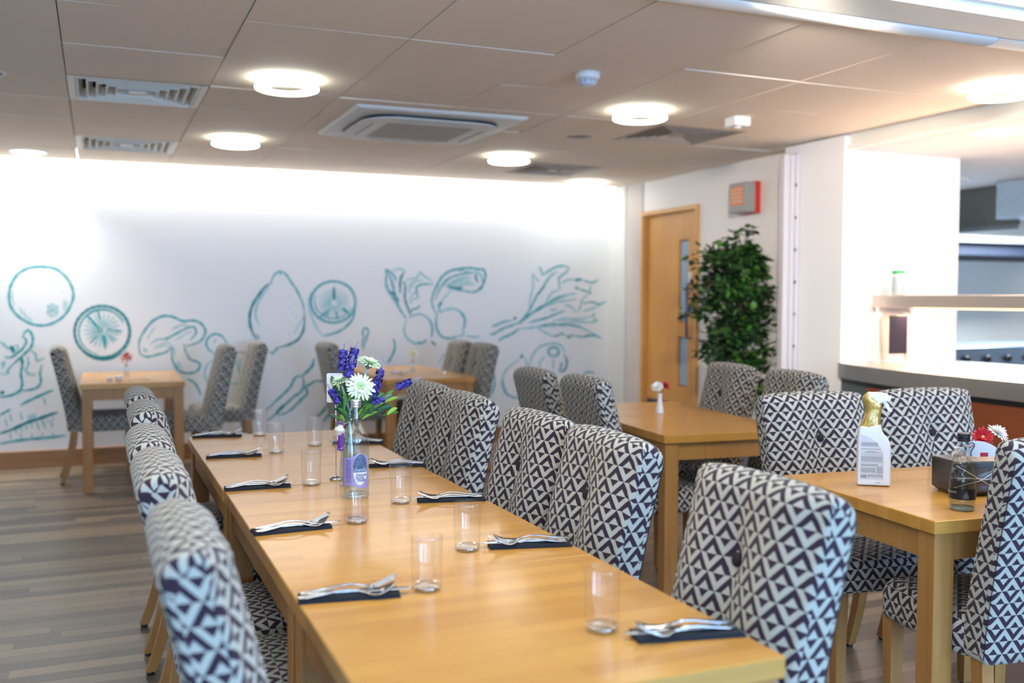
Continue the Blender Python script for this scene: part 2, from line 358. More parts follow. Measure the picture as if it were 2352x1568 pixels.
m.build('pull_handle', P('violet_handle', (.10,.09,.30), .4), dr)
# folded partition post at the end of the right wall
t = boxes('trim_5', P('partition_grey', (.60,.56,.57), .45), None, (4.325,5.46,0, 4.375,5.52,2.33), (4.378,5.455,0, 4.415,5.525,2.33), (4.418,5.45,0, 4.452,5.53,2.34), bev=.006); struct(t)
m = MB()
for k in range(9): m.box(4.410,5.444,.35+k*.22, 4.417,5.452,.37+k*.22)
m.build('hinge_pin', BLACK, t)
MURAL={
'orange_drawing':[('m',0.0169,[(-0.395,1.579),(-0.294,1.563),(-0.22,1.499),(-0.178,1.417),(-0.171,1.334),(-0.214,1.228),(-0.268,1.169),(-0.344,1.128),(-0.429,1.121),(-0.502,1.147),(-0.574,1.205),(-0.619,1.287),(-0.621,1.379),(-0.601,1.449),(-0.558,1.519),(-0.484,1.566),(-0.395,1.579)]),('p',0.0075,[(-0.597,1.391),(-0.603,1.333),(-0.588,1.275)]),('p',0.0075,[(-0.552,1.264),(-0.532,1.205)]),('p',0.0075,[(-0.526,1.24),(-0.507,1.17)]),('p',0.0075,[(-0.501,1.194),(-0.465,1.147)]),('p',0.0075,[(-0.234,1.322),(-0.241,1.228)]),('p',0.0075,[(-0.218,1.31),(-0.224,1.239)]),('p',0.0112,[(-0.369,1.503),(-0.364,1.495)]),('p',0.0112,[(-0.327,1.504),(-0.322,1.496)]),('p',0.0112,[(-0.277,1.442),(-0.275,1.433)]),('p',0.0112,[(-0.249,1.387),(-0.246,1.381)]),('p',0.0094,[(-0.363,1.275),(-0.326,1.246),(-0.284,1.216)]),('p',0.0094,[(-0.32,1.293),(-0.324,1.246),(-0.327,1.187)]),('p',0.0094,[(-0.277,1.269),(-0.324,1.24),(-0.364,1.216)]),('p',0.0075,[(-0.353,1.24),(-0.336,1.281),(-0.299,1.275),(-0.283,1.24),(-0.305,1.198),(-0.343,1.205),(-0.353,1.24)])],
'citrus_slice_drawing':[('d',0.0187,[(0.24,1.063),(0.233,1.013),(0.215,0.966),(0.186,0.925),(0.148,0.893),(0.104,0.87),(0.057,0.86),(0.008,0.861),(-0.039,0.873),(-0.082,0.897),(-0.117,0.931),(-0.144,0.972),(-0.16,1.018),(-0.165,1.067),(-0.159,1.116),(-0.141,1.162),(-0.113,1.202),(-0.077,1.235),(-0.034,1.258),(0.014,1.27),(0.062,1.27),(0.11,1.258),(0.153,1.234),(0.19,1.201),(0.217,1.16),(0.234,1.113),(0.24,1.063)]),('m',0.0112,[(0.007,0.882),(-0.027,0.893),(-0.058,0.91),(-0.085,0.933),(-0.107,0.961),(-0.123,0.992),(-0.132,1.027),(-0.135,1.063),(-0.131,1.098),(-0.119,1.132),(-0.102,1.163),(-0.079,1.19),(-0.051,1.212),(-0.019,1.228),(0.015,1.237),(0.051,1.239),(0.086,1.233),(0.119,1.221),(0.15,1.202),(0.176,1.178),(0.196,1.148)]),('p',0.0112,[(0.11,1.267),(0.143,1.253),(0.173,1.233),(0.199,1.206),(0.221,1.174),(0.237,1.138),(0.247,1.099),(0.25,1.059),(0.246,1.019),(0.236,0.98),(0.22,0.944),(0.198,0.912),(0.171,0.885),(0.141,0.864),(0.108,0.85),(0.073,0.843),(0.037,0.844)]),('d',0.0187,[(0.176,0.891),(0.152,0.873),(0.125,0.859),(0.096,0.849),(0.067,0.844),(0.037,0.843),(0.007,0.847),(-0.021,0.855),(-0.048,0.868),(-0.073,0.884),(-0.096,0.904),(-0.115,0.928),(-0.131,0.954)]),('m',0.0112,[(-0.104,1.162),(-0.082,1.192),(-0.054,1.217),(-0.021,1.234),(0.015,1.243),(0.052,1.244),(0.088,1.237),(0.122,1.221),(0.151,1.197),(0.175,1.168),(0.191,1.133)]),('p',0.0094,[(0.06,1.077),(0.174,1.076)]),('p',0.0094,[(0.059,1.069),(0.168,1.036)]),('p',0.0094,[(0.056,1.063),(0.151,0.999)]),('p',0.0094,[(0.051,1.057),(0.125,0.969)]),('p',0.0094,[(0.045,1.053),(0.091,0.947)]),('p',0.0094,[(0.038,1.051),(0.053,0.937)]),('p',0.0094,[(0.031,1.051),(0.014,0.937)]),('p',0.0094,[(0.025,1.053),(-0.024,0.949)]),('p',0.0094,[(0.019,1.057),(-0.057,0.971)]),('p',0.0094,[(0.015,1.063),(-0.082,1.002)]),('p',0.0094,[(0.012,1.07),(-0.097,1.039)]),('p',0.0094,[(0.011,1.077),(-0.102,1.079)]),('p',0.0094,[(0.012,1.085),(-0.096,1.118)]),('p',0.0094,[(0.015,1.092),(-0.079,1.154)]),('p',0.0094,[(0.02,1.097),(-0.053,1.184)]),('p',0.0094,[(0.026,1.101),(-0.02,1.206)]),('p',0.0094,[(0.032,1.103),(0.018,1.217)]),('p',0.0094,[(0.039,1.103),(0.057,1.217)]),('p',0.0094,[(0.046,1.101),(0.095,1.206)]),('p',0.0094,[(0.051,1.097),(0.128,1.184)]),('p',0.0094,[(0.056,1.091),(0.153,1.153)]),('p',0.0094,[(0.059,1.084),(0.169,1.116)]),('m',0.0187,[(-0.078,1.203),(-0.03,1.144),(0.019,1.083)]),('m',0.0262,[(0.046,1.041),(0.059,0.927)]),('m',0.015,[(0.08,1.083),(0.146,1.07),(0.186,1.063)]),('m',0.015,[(0.005,1.239),(0.023,1.155)]),('m',0.015,[(-0.054,0.976),(0.002,1.035)]),('p',0.015,[(0.079,1.047),(0.134,0.986)]),('m',0.0112,[(0.04,1.077),(0.035,1.067),(0.024,1.063),(0.013,1.067),(0.009,1.077),(0.013,1.087),(0.024,1.092),(0.035,1.087),(0.04,1.077)])],
'mushroom_drawing':[('m',0.0169,[(0.319,0.879),(0.309,0.971),(0.344,1.056),(0.408,1.14),(0.489,1.186),(0.57,1.182),(0.652,1.145),(0.734,1.15),(0.793,1.125),(0.829,1.063),(0.798,0.988),(0.732,0.952),(0.673,0.94)]),('m',0.015,[(0.319,0.879),(0.37,0.857),(0.451,0.873),(0.52,0.894),(0.556,0.93)]),('m',0.015,[(0.435,0.993),(0.522,1.004),(0.616,1.053),(0.698,1.095),(0.746,1.088),(0.751,1.039),(0.709,0.989)]),('p',0.0112,[(0.394,0.957),(0.464,0.999),(0.545,0.992)]),('p',0.0112,[(0.557,1.072),(0.628,1.108),(0.687,1.114)]),('p',0.0075,[(0.377,0.994),(0.395,1.043),(0.442,1.103)]),('p',0.0112,[(0.348,0.934),(0.353,0.897)]),('p',0.0112,[(0.365,0.921),(0.37,0.89)]),('p',0.0075,[(0.428,0.932),(0.51,0.968),(0.568,0.954)]),('p',0.0075,[(0.417,0.914),(0.498,0.943),(0.556,0.936)]),('p',0.0075,[(0.58,0.979),(0.65,1.027),(0.722,1.064)]),('m',0.015,[(0.567,0.942),(0.561,0.868),(0.577,0.794),(0.618,0.737),(0.682,0.714),(0.753,0.727),(0.784,0.776),(0.76,0.808),(0.707,0.828),(0.672,0.891),(0.656,0.959)]),('p',0.0094,[(0.589,0.806),(0.618,0.756)]),('p',0.0094,[(0.607,0.818),(0.641,0.749)]),('p',0.0094,[(0.579,0.93),(0.584,0.855)])],
'small_mushroom_drawing':[('m',0.015,[(0.905,0.868),(0.851,0.912),(0.834,0.963),(0.858,1.012),(0.912,1.037),(0.966,1.011),(1.002,0.954)]),('p',0.0094,[(0.894,0.962),(0.912,0.993)]),('p',0.0112,[(0.91,0.824),(0.844,0.787),(0.819,0.713),(0.836,0.637),(0.86,0.586)]),('p',0.0112,[(0.983,0.885),(1.093,0.883),(1.179,0.862)]),('p',0.0112,[(1.068,0.82),(1.092,0.744),(1.104,0.705)]),('p',0.0094,[(1.105,0.832),(1.104,0.718)]),('p',0.0094,[(1.142,0.793),(1.116,0.718)]),('p',0.0112,[(1.017,0.619),(1.078,0.617),(1.153,0.653)]),('m',0.015,[(0.676,0.667),(0.729,0.641),(0.764,0.59),(0.787,0.526)])],
'lemon_drawing':[('d',0.0206,[(1.249,0.982),(1.206,1.059),(1.188,1.16),(1.208,1.262),(1.258,1.35),(1.315,1.427),(1.365,1.459)]),('m',0.015,[(1.365,1.459),(1.391,1.523),(1.435,1.562),(1.492,1.543),(1.536,1.48),(1.587,1.403),(1.637,1.287),(1.652,1.183)]),('d',0.0187,[(1.652,1.183),(1.642,1.067),(1.596,0.983),(1.519,0.939),(1.456,0.921)]),('m',0.015,[(1.456,0.921),(1.411,0.902),(1.379,0.865),(1.348,0.884)]),('p',0.0131,[(1.268,1.109),(1.238,1.185),(1.247,1.261),(1.295,1.363),(1.352,1.433)]),('m',0.0112,[(1.249,1.033),(1.267,0.988)]),('m',0.0187,[(1.445,1.545),(1.45,1.535)]),('p',0.0083,[(1.522,1.358),(1.526,1.349)]),('p',0.0083,[(1.55,1.322),(1.554,1.313)]),('p',0.0083,[(1.578,1.286),(1.582,1.277)]),('p',0.0083,[(1.522,1.25),(1.525,1.241)]),('p',0.0083,[(1.549,1.213),(1.553,1.204)]),('p',0.0083,[(1.577,1.177),(1.581,1.168)]),('p',0.0083,[(1.521,1.142),(1.525,1.132)]),('p',0.0083,[(1.549,1.105),(1.552,1.096)]),('p',0.0083,[(1.577,1.069),(1.58,1.06)]),('p',0.0083,[(1.52,1.033),(1.524,1.024)]),('p',0.0075,[(1.558,1.029),(1.578,1.068)]),('p',0.0075,[(1.574,1.057),(1.593,1.096)]),('p',0.0075,[(1.589,1.086),(1.609,1.124)]),('p',0.0075,[(1.605,1.114),(1.625,1.152)]),('p',0.0075,[(1.621,1.142),(1.64,1.181)])],
'lemon_slice_drawing':[('m',0.0187,[(2.099,1.304),(2.092,1.257),(2.072,1.214),(2.04,1.176),(1.999,1.148),(1.951,1.13),(1.9,1.124),(1.85,1.131),(1.803,1.149),(1.763,1.178),(1.733,1.215),(1.714,1.258),(1.707,1.304),(1.714,1.35),(1.734,1.393),(1.765,1.43),(1.805,1.459),(1.852,1.477),(1.902,1.484),(1.953,1.478),(2,1.461),(2.041,1.432),(2.072,1.395),(2.092,1.351),(2.099,1.304)]),('m',0.0112,[(2.064,1.259),(2.047,1.228),(2.022,1.202),(1.992,1.181),(1.958,1.167),(1.921,1.16),(1.884,1.161),(1.848,1.169),(1.814,1.184),(1.786,1.206),(1.763,1.232),(1.748,1.263),(1.74,1.296),(1.741,1.33),(1.75,1.363)]),('p',0.0112,[(1.989,1.476),(2.019,1.462),(2.046,1.442),(2.069,1.416),(2.087,1.387),(2.099,1.355),(2.105,1.32),(2.105,1.286),(2.098,1.252),(2.085,1.219),(2.066,1.19),(2.043,1.165),(2.015,1.145)]),('m',0.0169,[(2.098,1.248),(2.069,1.148),(1.983,1.064),(1.883,1.023),(1.805,1.01)]),('p',0.0112,[(1.805,1.01),(1.756,1.08),(1.708,1.193),(1.688,1.304),(1.716,1.402)]),('p',0.0083,[(1.935,1.297),(2.052,1.297)]),('p',0.0083,[(1.934,1.291),(2.047,1.264)]),('p',0.0083,[(1.932,1.285),(2.033,1.234)]),('p',0.0083,[(1.928,1.279),(2.01,1.207)]),('p',0.0083,[(1.922,1.275),(1.98,1.187)]),('p',0.0083,[(1.916,1.273),(1.946,1.175)]),('p',0.0083,[(1.91,1.272),(1.909,1.171)]),('p',0.0083,[(1.903,1.273),(1.872,1.175)]),('p',0.0083,[(1.897,1.275),(1.838,1.188)]),('p',0.0083,[(1.892,1.279),(1.809,1.208)]),('p',0.0083,[(1.888,1.285),(1.787,1.234)]),('p',0.0083,[(1.885,1.291),(1.773,1.265)]),('p',0.0083,[(1.884,1.297),(1.769,1.297)]),('p',0.0083,[(1.885,1.304),(1.774,1.33)]),('p',0.0083,[(1.888,1.31),(1.788,1.36)]),('p',0.0083,[(1.892,1.315),(1.81,1.386)]),('p',0.0083,[(1.897,1.319),(1.84,1.406)]),('p',0.0083,[(1.903,1.322),(1.874,1.419)]),('p',0.0083,[(1.91,1.322),(1.91,1.424)]),('p',0.0083,[(1.916,1.322),(1.947,1.42)]),('p',0.0083,[(1.923,1.319),(1.981,1.407)]),('p',0.0083,[(1.928,1.315),(2.011,1.387)]),('p',0.0083,[(1.932,1.31),(2.034,1.361)]),('p',0.0083,[(1.934,1.304),(2.048,1.33)]),('d',0.0187,[(1.909,1.438),(1.91,1.318)]),('m',0.0187,[(1.983,1.248),(2.055,1.191)]),('m',0.0169,[(1.841,1.22),(1.785,1.164)]),('m',0.0169,[(1.926,1.22),(1.94,1.149)]),('m',0.015,[(1.87,1.248),(1.841,1.178)])],
'turnip_drawing':[('m',0.0169,[(2.371,1.596),(2.382,1.547),(2.377,1.476),(2.393,1.417),(2.433,1.357),(2.472,1.302),(2.506,1.237),(2.54,1.187),(2.568,1.154)]),('m',0.015,[(2.371,1.596),(2.416,1.574),(2.461,1.526),(2.461,1.488)]),('p',0.015,[(2.433,1.588),(2.495,1.6),(2.541,1.592),(2.546,1.571)]),('d',0.0187,[(2.546,1.571),(2.518,1.527),(2.506,1.466),(2.509,1.384)]),('m',0.0112,[(2.383,1.585),(2.416,1.526),(2.438,1.444),(2.461,1.379),(2.495,1.302)]),('m',0.0112,[(2.399,1.569),(2.433,1.488),(2.455,1.411)]),('d',0.0187,[(2.421,1.406),(2.466,1.357),(2.495,1.302)]),('m',0.015,[(2.535,1.494),(2.557,1.445),(2.546,1.401)]),('d',0.0169,[(2.563,1.445),(2.552,1.379),(2.557,1.313),(2.58,1.253),(2.603,1.181)]),('p',0.015,[(2.563,1.5),(2.609,1.511),(2.661,1.523),(2.701,1.573),(2.73,1.54),(2.782,1.513),(2.817,1.48)]),('m',0.0169,[(2.817,1.463),(2.753,1.468),(2.689,1.457),(2.66,1.429),(2.666,1.385),(2.678,1.341)]),('p',0.0112,[(2.586,1.434),(2.609,1.473),(2.666,1.495),(2.724,1.501)]),('p',0.0112,[(2.586,1.379),(2.603,1.434),(2.643,1.473)]),('p',0.0112,[(2.591,1.313),(2.62,1.368),(2.666,1.402)]),('p',0.0112,[(2.597,1.286),(2.632,1.33),(2.683,1.336)]),('m',0.015,[(2.695,1.275),(2.666,1.247),(2.62,1.236),(2.603,1.198)]),('p',0.0169,[(2.585,1.159),(2.631,1.184),(2.689,1.195),(2.741,1.178),(2.787,1.136),(2.811,1.08)]),('m',0.0169,[(2.776,1.147),(2.805,1.097),(2.811,1.047),(2.799,0.986)]),('p',0.0169,[(2.574,1.143),(2.551,1.099),(2.545,1.039),(2.568,0.983),(2.614,0.944),(2.665,0.927),(2.723,0.937),(2.758,0.959)]),('m',0.0169,[(2.665,0.938),(2.712,0.934),(2.758,0.959)]),('d',0.015,[(2.799,0.947),(2.846,0.907)])],
'radish_drawing':[('m',0.0187,[(2.852,1.197),(2.822,1.247),(2.805,1.314),(2.817,1.369),(2.846,1.436),(2.893,1.52),(2.946,1.57),(3.017,1.599),(3.106,1.614),(3.184,1.618),(3.256,1.608),(3.311,1.603),(3.329,1.552),(3.311,1.484),(3.281,1.427),(3.208,1.396),(3.136,1.404),(3.034,1.42),(2.957,1.442)]),('m',0.015,[(2.84,1.325),(2.869,1.403),(2.916,1.47),(2.975,1.52),(3.046,1.549),(3.136,1.567),(3.208,1.573)]),('d',0.015,[(2.904,1.453),(2.946,1.503),(3.005,1.537)]),('p',0.015,[(2.928,1.448),(3.017,1.482),(3.106,1.499),(3.196,1.494)]),('m',0.015,[(2.957,1.453),(3.046,1.437),(3.106,1.443)]),('d',0.015,[(3.017,1.437),(3.106,1.429)]),('p',0.015,[(2.987,1.476),(3.076,1.521),(3.196,1.534)]),('p',0.015,[(3.017,1.459),(3.136,1.471),(3.226,1.467)]),('d',0.0187,[(3.238,1.562),(3.232,1.529),(3.25,1.489)]),('d',0.015,[(3.256,1.427),(3.299,1.45)]),('p',0.015,[(3.196,1.584),(3.256,1.574),(3.293,1.535),(3.299,1.484)]),('p',0.015,[(3.046,1.597),(3.124,1.589),(3.184,1.579)]),('p',0.0112,[(2.993,1.42),(2.952,1.37),(2.916,1.336),(2.893,1.291)]),('d',0.0225,[(2.899,1.303),(2.875,1.269)]),('m',0.015,[(2.857,1.275),(2.875,1.264),(2.875,1.214)]),('p',0.0169,[(2.875,1.202),(2.91,1.225),(3.005,1.244),(3.076,1.219),(3.118,1.179),(3.136,1.123)]),('m',0.0169,[(3.076,1.213),(3.118,1.162),(3.124,1.1),(3.106,1.05)]),('p',0.0169,[(3.106,1.05),(3.112,1.004),(3.064,0.988)]),('m',0.0169,[(2.857,1.197),(2.846,1.125),(2.857,1.052),(2.893,0.996),(2.946,0.973),(3.011,0.975),(3.064,0.994)]),('p',0.015,[(3.136,0.993),(3.208,0.981),(3.281,0.982)])],
'leafy_bunch_drawing':[('m',0.0169,[(3.392,1.078),(3.447,1.092),(3.509,1.118),(3.596,1.131)]),('m',0.0169,[(3.367,1.002),(3.423,1.012),(3.509,1.057),(3.608,1.088),(3.658,1.108)]),('m',0.0187,[(3.46,0.938),(3.509,0.971),(3.571,0.994),(3.634,1.027),(3.671,1.056)]),('d',0.0225,[(3.615,1.137),(3.639,1.163)]),('m',0.0169,[(3.659,1.102),(3.721,1.159),(3.778,1.229),(3.822,1.31),(3.86,1.374),(3.911,1.432),(3.955,1.502),(4.007,1.561),(4.071,1.596)]),('d',0.015,[(3.841,1.35),(3.892,1.414),(3.943,1.467)]),('m',0.0169,[(3.91,1.56),(3.968,1.595),(4.032,1.631),(4.11,1.652),(4.201,1.639)]),('m',0.015,[(3.878,1.64),(3.897,1.606),(3.913,1.56)]),('m',0.015,[(4.201,1.639),(4.156,1.586),(4.097,1.55),(4.084,1.515),(4.098,1.427)]),('p',0.0131,[(3.802,1.576),(3.834,1.541),(3.879,1.495)]),('p',0.0131,[(3.778,1.252),(3.784,1.333),(3.809,1.425),(3.815,1.483),(3.802,1.57)]),('p',0.015,[(3.924,1.252),(3.969,1.333),(4.014,1.397),(4.098,1.421)]),('m',0.0169,[(3.696,1.148),(3.791,1.194),(3.886,1.24),(3.982,1.298),(4.079,1.339),(4.177,1.369)]),('m',0.015,[(3.665,1.096),(3.759,1.165),(3.886,1.257),(3.95,1.281)]),('p',0.015,[(3.937,1.263),(4.047,1.298),(4.144,1.316),(4.275,1.334)]),('p',0.015,[(3.95,1.281),(4.046,1.345),(4.177,1.375),(4.275,1.387)]),('p',0.015,[(4.111,1.486),(4.176,1.516),(4.254,1.522)]),('d',0.0225,[(4.254,1.516),(4.334,1.526)]),('m',0.015,[(4.34,1.517),(4.447,1.494),(4.514,1.525)]),('d',0.0187,[(4.255,1.449),(4.301,1.434)]),('m',0.015,[(4.301,1.434),(4.374,1.411),(4.434,1.393)]),('d',0.0187,[(4.408,1.396),(4.434,1.393)]),('p',0.015,[(4.427,1.476),(4.421,1.405)]),('p',0.015,[(4.401,1.375),(4.342,1.334),(4.316,1.263),(4.289,1.204)]),('m',0.015,[(4.342,1.292),(4.442,1.304),(4.529,1.286),(4.603,1.316)]),('p',0.015,[(4.342,1.215),(4.442,1.239),(4.543,1.281)]),('p',0.015,[(4.144,1.275),(4.21,1.263),(4.276,1.204)]),('m',0.0169,[(3.772,1.107),(3.855,1.13),(3.951,1.152),(4.047,1.187),(4.145,1.222)]),('d',0.015,[(3.912,1.144),(3.97,1.155)]),('p',0.015,[(3.995,1.222),(4.073,1.24)]),('m',0.0169,[(3.836,1.066),(3.919,1.083),(4.015,1.093),(4.113,1.084),(4.211,1.086),(4.33,1.067)]),('p',0.015,[(3.684,1.05),(3.791,1.06),(3.887,1.071),(4.048,1.07)]),('p',0.015,[(4.015,1.117),(4.145,1.145),(4.277,1.139),(4.443,1.162)]),('m',0.015,[(4.443,1.162),(4.476,1.191)]),('m',0.015,[(4.463,1.144),(4.504,1.119)]),('p',0.015,[(4.08,1.099),(4.244,1.115),(4.41,1.108),(4.51,1.119)]),('p',0.015,[(4.211,1.08),(4.344,1.049),(4.444,1.001),(4.552,0.951)]),('p',0.015,[(3.868,1.054),(3.938,1.018),(4.01,0.982)]),('m',0.015,[(4.01,0.982),(4.068,0.981),(4.126,1.004),(4.146,0.975)]),('d',0.0187,[(4.172,0.992),(4.199,0.962),(4.231,0.991)]),('m',0.0169,[(4.231,0.985),(4.344,0.966),(4.404,0.977),(4.478,0.976),(4.552,0.951)]),('d',0.0187,[(4.377,0.975),(4.417,0.983)])],
'onion_drawing':[('p',0.0169,[(3.779,0.688),(3.79,0.748),(3.823,0.812),(3.878,0.872),(3.944,0.896),(4.033,0.91),(4.101,0.893),(4.146,0.842),(4.158,0.801)]),('d',0.0187,[(4.147,0.791),(4.175,0.744),(4.17,0.688),(4.147,0.648),(4.102,0.629)]),('m',0.0187,[(4.09,0.827),(4.084,0.809),(4.069,0.794),(4.046,0.786),(4.022,0.787),(3.999,0.795),(3.984,0.811),(3.978,0.829),(3.983,0.848),(3.999,0.863),(4.021,0.871),(4.046,0.87),(4.069,0.861),(4.084,0.846),(4.09,0.827)]),('p',0.015,[(4.07,0.82),(4.067,0.808),(4.059,0.797),(4.046,0.79),(4.031,0.788),(4.016,0.791),(4.003,0.798),(3.995,0.809),(3.992,0.822)]),('p',0.015,[(3.945,0.785),(3.9,0.75),(3.884,0.705),(3.89,0.665)]),('p',0.015,[(4.026,0.763),(4.032,0.702),(4.026,0.661)]),('m',0.0187,[(4.119,0.725),(4.113,0.684),(4.091,0.634)])],
'garlic_drawing':[('d',0.0225,[(3.686,0.773),(3.71,0.81)]),('p',0.015,[(3.677,0.765),(3.545,0.669),(3.497,0.549),(3.53,0.442)]),('m',0.0169,[(3.505,0.564),(3.546,0.441),(3.662,0.391)]),('p',0.015,[(3.727,0.787),(3.761,0.694)]),('p',0.0112,[(3.612,0.561),(3.678,0.666)])],
'sprout_drawing':[('m',0.015,[(4.344,0.578),(4.379,0.616),(4.414,0.623),(4.485,0.613)])],
'stalk_drawing':[('m',0.0169,[(3.415,0.643),(3.423,0.536),(3.383,0.417)])],
'chilli_drawing':[('m',0.0225,[(1.733,0.814),(1.719,0.757),(1.675,0.705),(1.632,0.667)]),('m',0.0187,[(1.632,0.667),(1.584,0.659),(1.555,0.631),(1.531,0.579),(1.483,0.528),(1.412,0.464),(1.318,0.377)]),('m',0.0187,[(1.631,0.658),(1.641,0.595),(1.616,0.528),(1.554,0.487),(1.487,0.427),(1.421,0.363),(1.326,0.286)]),('d',0.0225,[(1.487,0.427),(1.435,0.386),(1.402,0.34)]),('m',0.0187,[(1.8,0.614),(1.747,0.616),(1.698,0.593),(1.655,0.565),(1.674,0.517),(1.63,0.47),(1.553,0.396),(1.496,0.355),(1.411,0.33)]),('d',0.0225,[(1.785,0.615),(1.8,0.612)]),('m',0.0187,[(1.63,0.47),(1.601,0.456)]),('m',0.0225,[(1.838,0.399),(1.808,0.351),(1.75,0.3)]),('m',0.0187,[(1.876,0.324),(1.832,0.292),(1.817,0.253)])],
'bean_drawing':[('m',0.015,[(2.155,0.906),(2.17,0.991),(2.163,1.048),(2.192,1.076),(2.214,1.04),(2.184,0.948),(2.162,0.877)])],
'hook_drawing':[('d',0.0225,[(2.442,0.966),(2.45,0.958)]),('m',0.0187,[(2.453,0.958),(2.457,0.886),(2.419,0.8),(2.389,0.757)])],
'arc_drawing':[('p',0.0112,[(2.875,0.746),(2.922,0.819),(3.015,0.861)])],
'pepper_drawing':[('m',0.0169,[(-0.537,1.027),(-0.518,1.068),(-0.496,1.081),(-0.475,1.06),(-0.463,1.012),(-0.476,0.956),(-0.521,0.902),(-0.584,0.841),(-0.647,0.773)]),('m',0.015,[(-0.537,1.033),(-0.513,1.012),(-0.513,0.978),(-0.552,0.923),(-0.614,0.876),(-0.663,0.877)]),('d',0.0262,[(-0.631,0.945),(-0.607,0.945),(-0.601,0.91)]),('p',0.015,[(-0.691,1.001),(-0.643,0.952),(-0.631,0.938)]),('m',0.0187,[(-0.546,0.881),(-0.541,0.812),(-0.552,0.743),(-0.544,0.673),(-0.557,0.618),(-0.607,0.585),(-0.669,0.57),(-0.699,0.572)]),('m',0.015,[(-0.557,0.615),(-0.501,0.616),(-0.438,0.635),(-0.412,0.683),(-0.418,0.739),(-0.404,0.809)]),('p',0.015,[(-0.483,0.929),(-0.446,0.893),(-0.438,0.844),(-0.384,0.864)]),('p',0.015,[(-0.503,0.88),(-0.498,0.818),(-0.517,0.77),(-0.493,0.741),(-0.449,0.74)]),('m',0.0187,[(-0.647,0.773),(-0.638,0.749)]),('p',0.0112,[(-0.607,0.903),(-0.576,0.923),(-0.569,0.965),(-0.6,0.958)]),('d',0.0225,[(-0.699,0.596),(-0.668,0.608)]),('p',0.0112,[(-0.682,0.843),(-0.671,0.788)]),('p',0.0112,[(-0.667,0.849),(-0.664,0.801)]),('p',0.0112,[(-0.693,0.754),(-0.653,0.746)]),('d',0.0225,[(-0.546,0.868),(-0.538,0.819)])],
'parsnip_drawing':[('m',0.0187,[(-0.559,0.5),(-0.484,0.539),(-0.401,0.578),(-0.325,0.61)]),('m',0.015,[(-0.702,0.427),(-0.665,0.449),(-0.627,0.469)]),('d',0.0225,[(-0.704,0.285),(-0.612,0.315),(-0.518,0.359),(-0.423,0.39),(-0.354,0.415),(-0.296,0.433)]),('m',0.0187,[(-0.706,0.206),(-0.582,0.223),(-0.458,0.231),(-0.331,0.238),(-0.242,0.244)]),('p',0.0112,[(-0.666,0.394),(-0.655,0.331)]),('p',0.0112,[(-0.634,0.434),(-0.623,0.371)]),('p',0.0112,[(-0.56,0.445),(-0.549,0.382)]),('p',0.0112,[(-0.395,0.557),(-0.384,0.493)]),('p',0.0112,[(-0.348,0.372),(-0.336,0.309)]),('p',0.0112,[(-0.399,0.368),(-0.387,0.304)]),('p',0.0112,[(-0.443,0.356),(-0.431,0.292)]),('p',0.0094,[(-0.599,0.315),(-0.591,0.279)]),('p',0.0094,[(-0.562,0.327),(-0.553,0.291)]),('p',0.0094,[(-0.525,0.339),(-0.516,0.303)]),('p',0.0094,[(-0.487,0.351),(-0.478,0.316)]),('p',0.0094,[(-0.449,0.363),(-0.44,0.328)]),('p',0.0094,[(-0.411,0.375),(-0.402,0.34)]),('p',0.0094,[(-0.373,0.388),(-0.364,0.352)]),('p',0.0094,[(-0.335,0.4),(-0.326,0.364)]),('p',0.0094,[(-0.505,0.373),(-0.501,0.421)]),('p',0.0094,[(-0.49,0.378),(-0.486,0.426)]),('p',0.0094,[(-0.474,0.382),(-0.47,0.431)]),('p',0.0094,[(-0.458,0.387),(-0.454,0.436)]),('p',0.0094,[(-0.634,0.289),(-0.632,0.233)]),('p',0.0094,[(-0.56,0.285),(-0.558,0.229)]),('p',0.0094,[(-0.485,0.281),(-0.483,0.225)]),('p',0.0094,[(-0.41,0.277),(-0.407,0.221)]),('p',0.0094,[(-0.334,0.273),(-0.332,0.217)])],
}
# ---------------------------------------------------------------- mural of food line drawings on the back wall
def cr_spline(pts, n=5):
    if len(pts) < 3:
        a, b = pts; return [(a[0]+(b[0]-a[0])*k/4, a[1]+(b[1]-a[1])*k/4) for k in range(5)]
    out = []; P_ = [pts[0]]+list(pts)+[pts[-1]]
    if pts[0] == pts[-1]: P_[0] = pts[-2]; P_[-1] = pts[1]
    for i in range(1, len(P_)-2):
        p0, p1, p2, p3 = P_[i-1:i+3]
        for k in range(n):
            t = k/n
            out.append(tuple(.5*((2*p1[a])+(-p0[a]+p2[a])*t+(2*p0[a]-5*p1[a]+4*p2[a]-p3[a])*t*t+(-p0[a]+3*p1[a]-3*p2[a]+p3[a])*t**3) for a in (0,1)))
    out.append(pts[-1]); return out
TEAL = [P('teal_paint_dark', (.004,.26,.29), .6), P('teal_paint', (.045,.42,.45), .6), P('teal_paint_pale', (.30,.62,.64), .6)]
mural = empty('wall_mural', 'teal line drawings of fruit and vegetables across the white back wall', 'mural', (0,8.499,0))
lay = 0
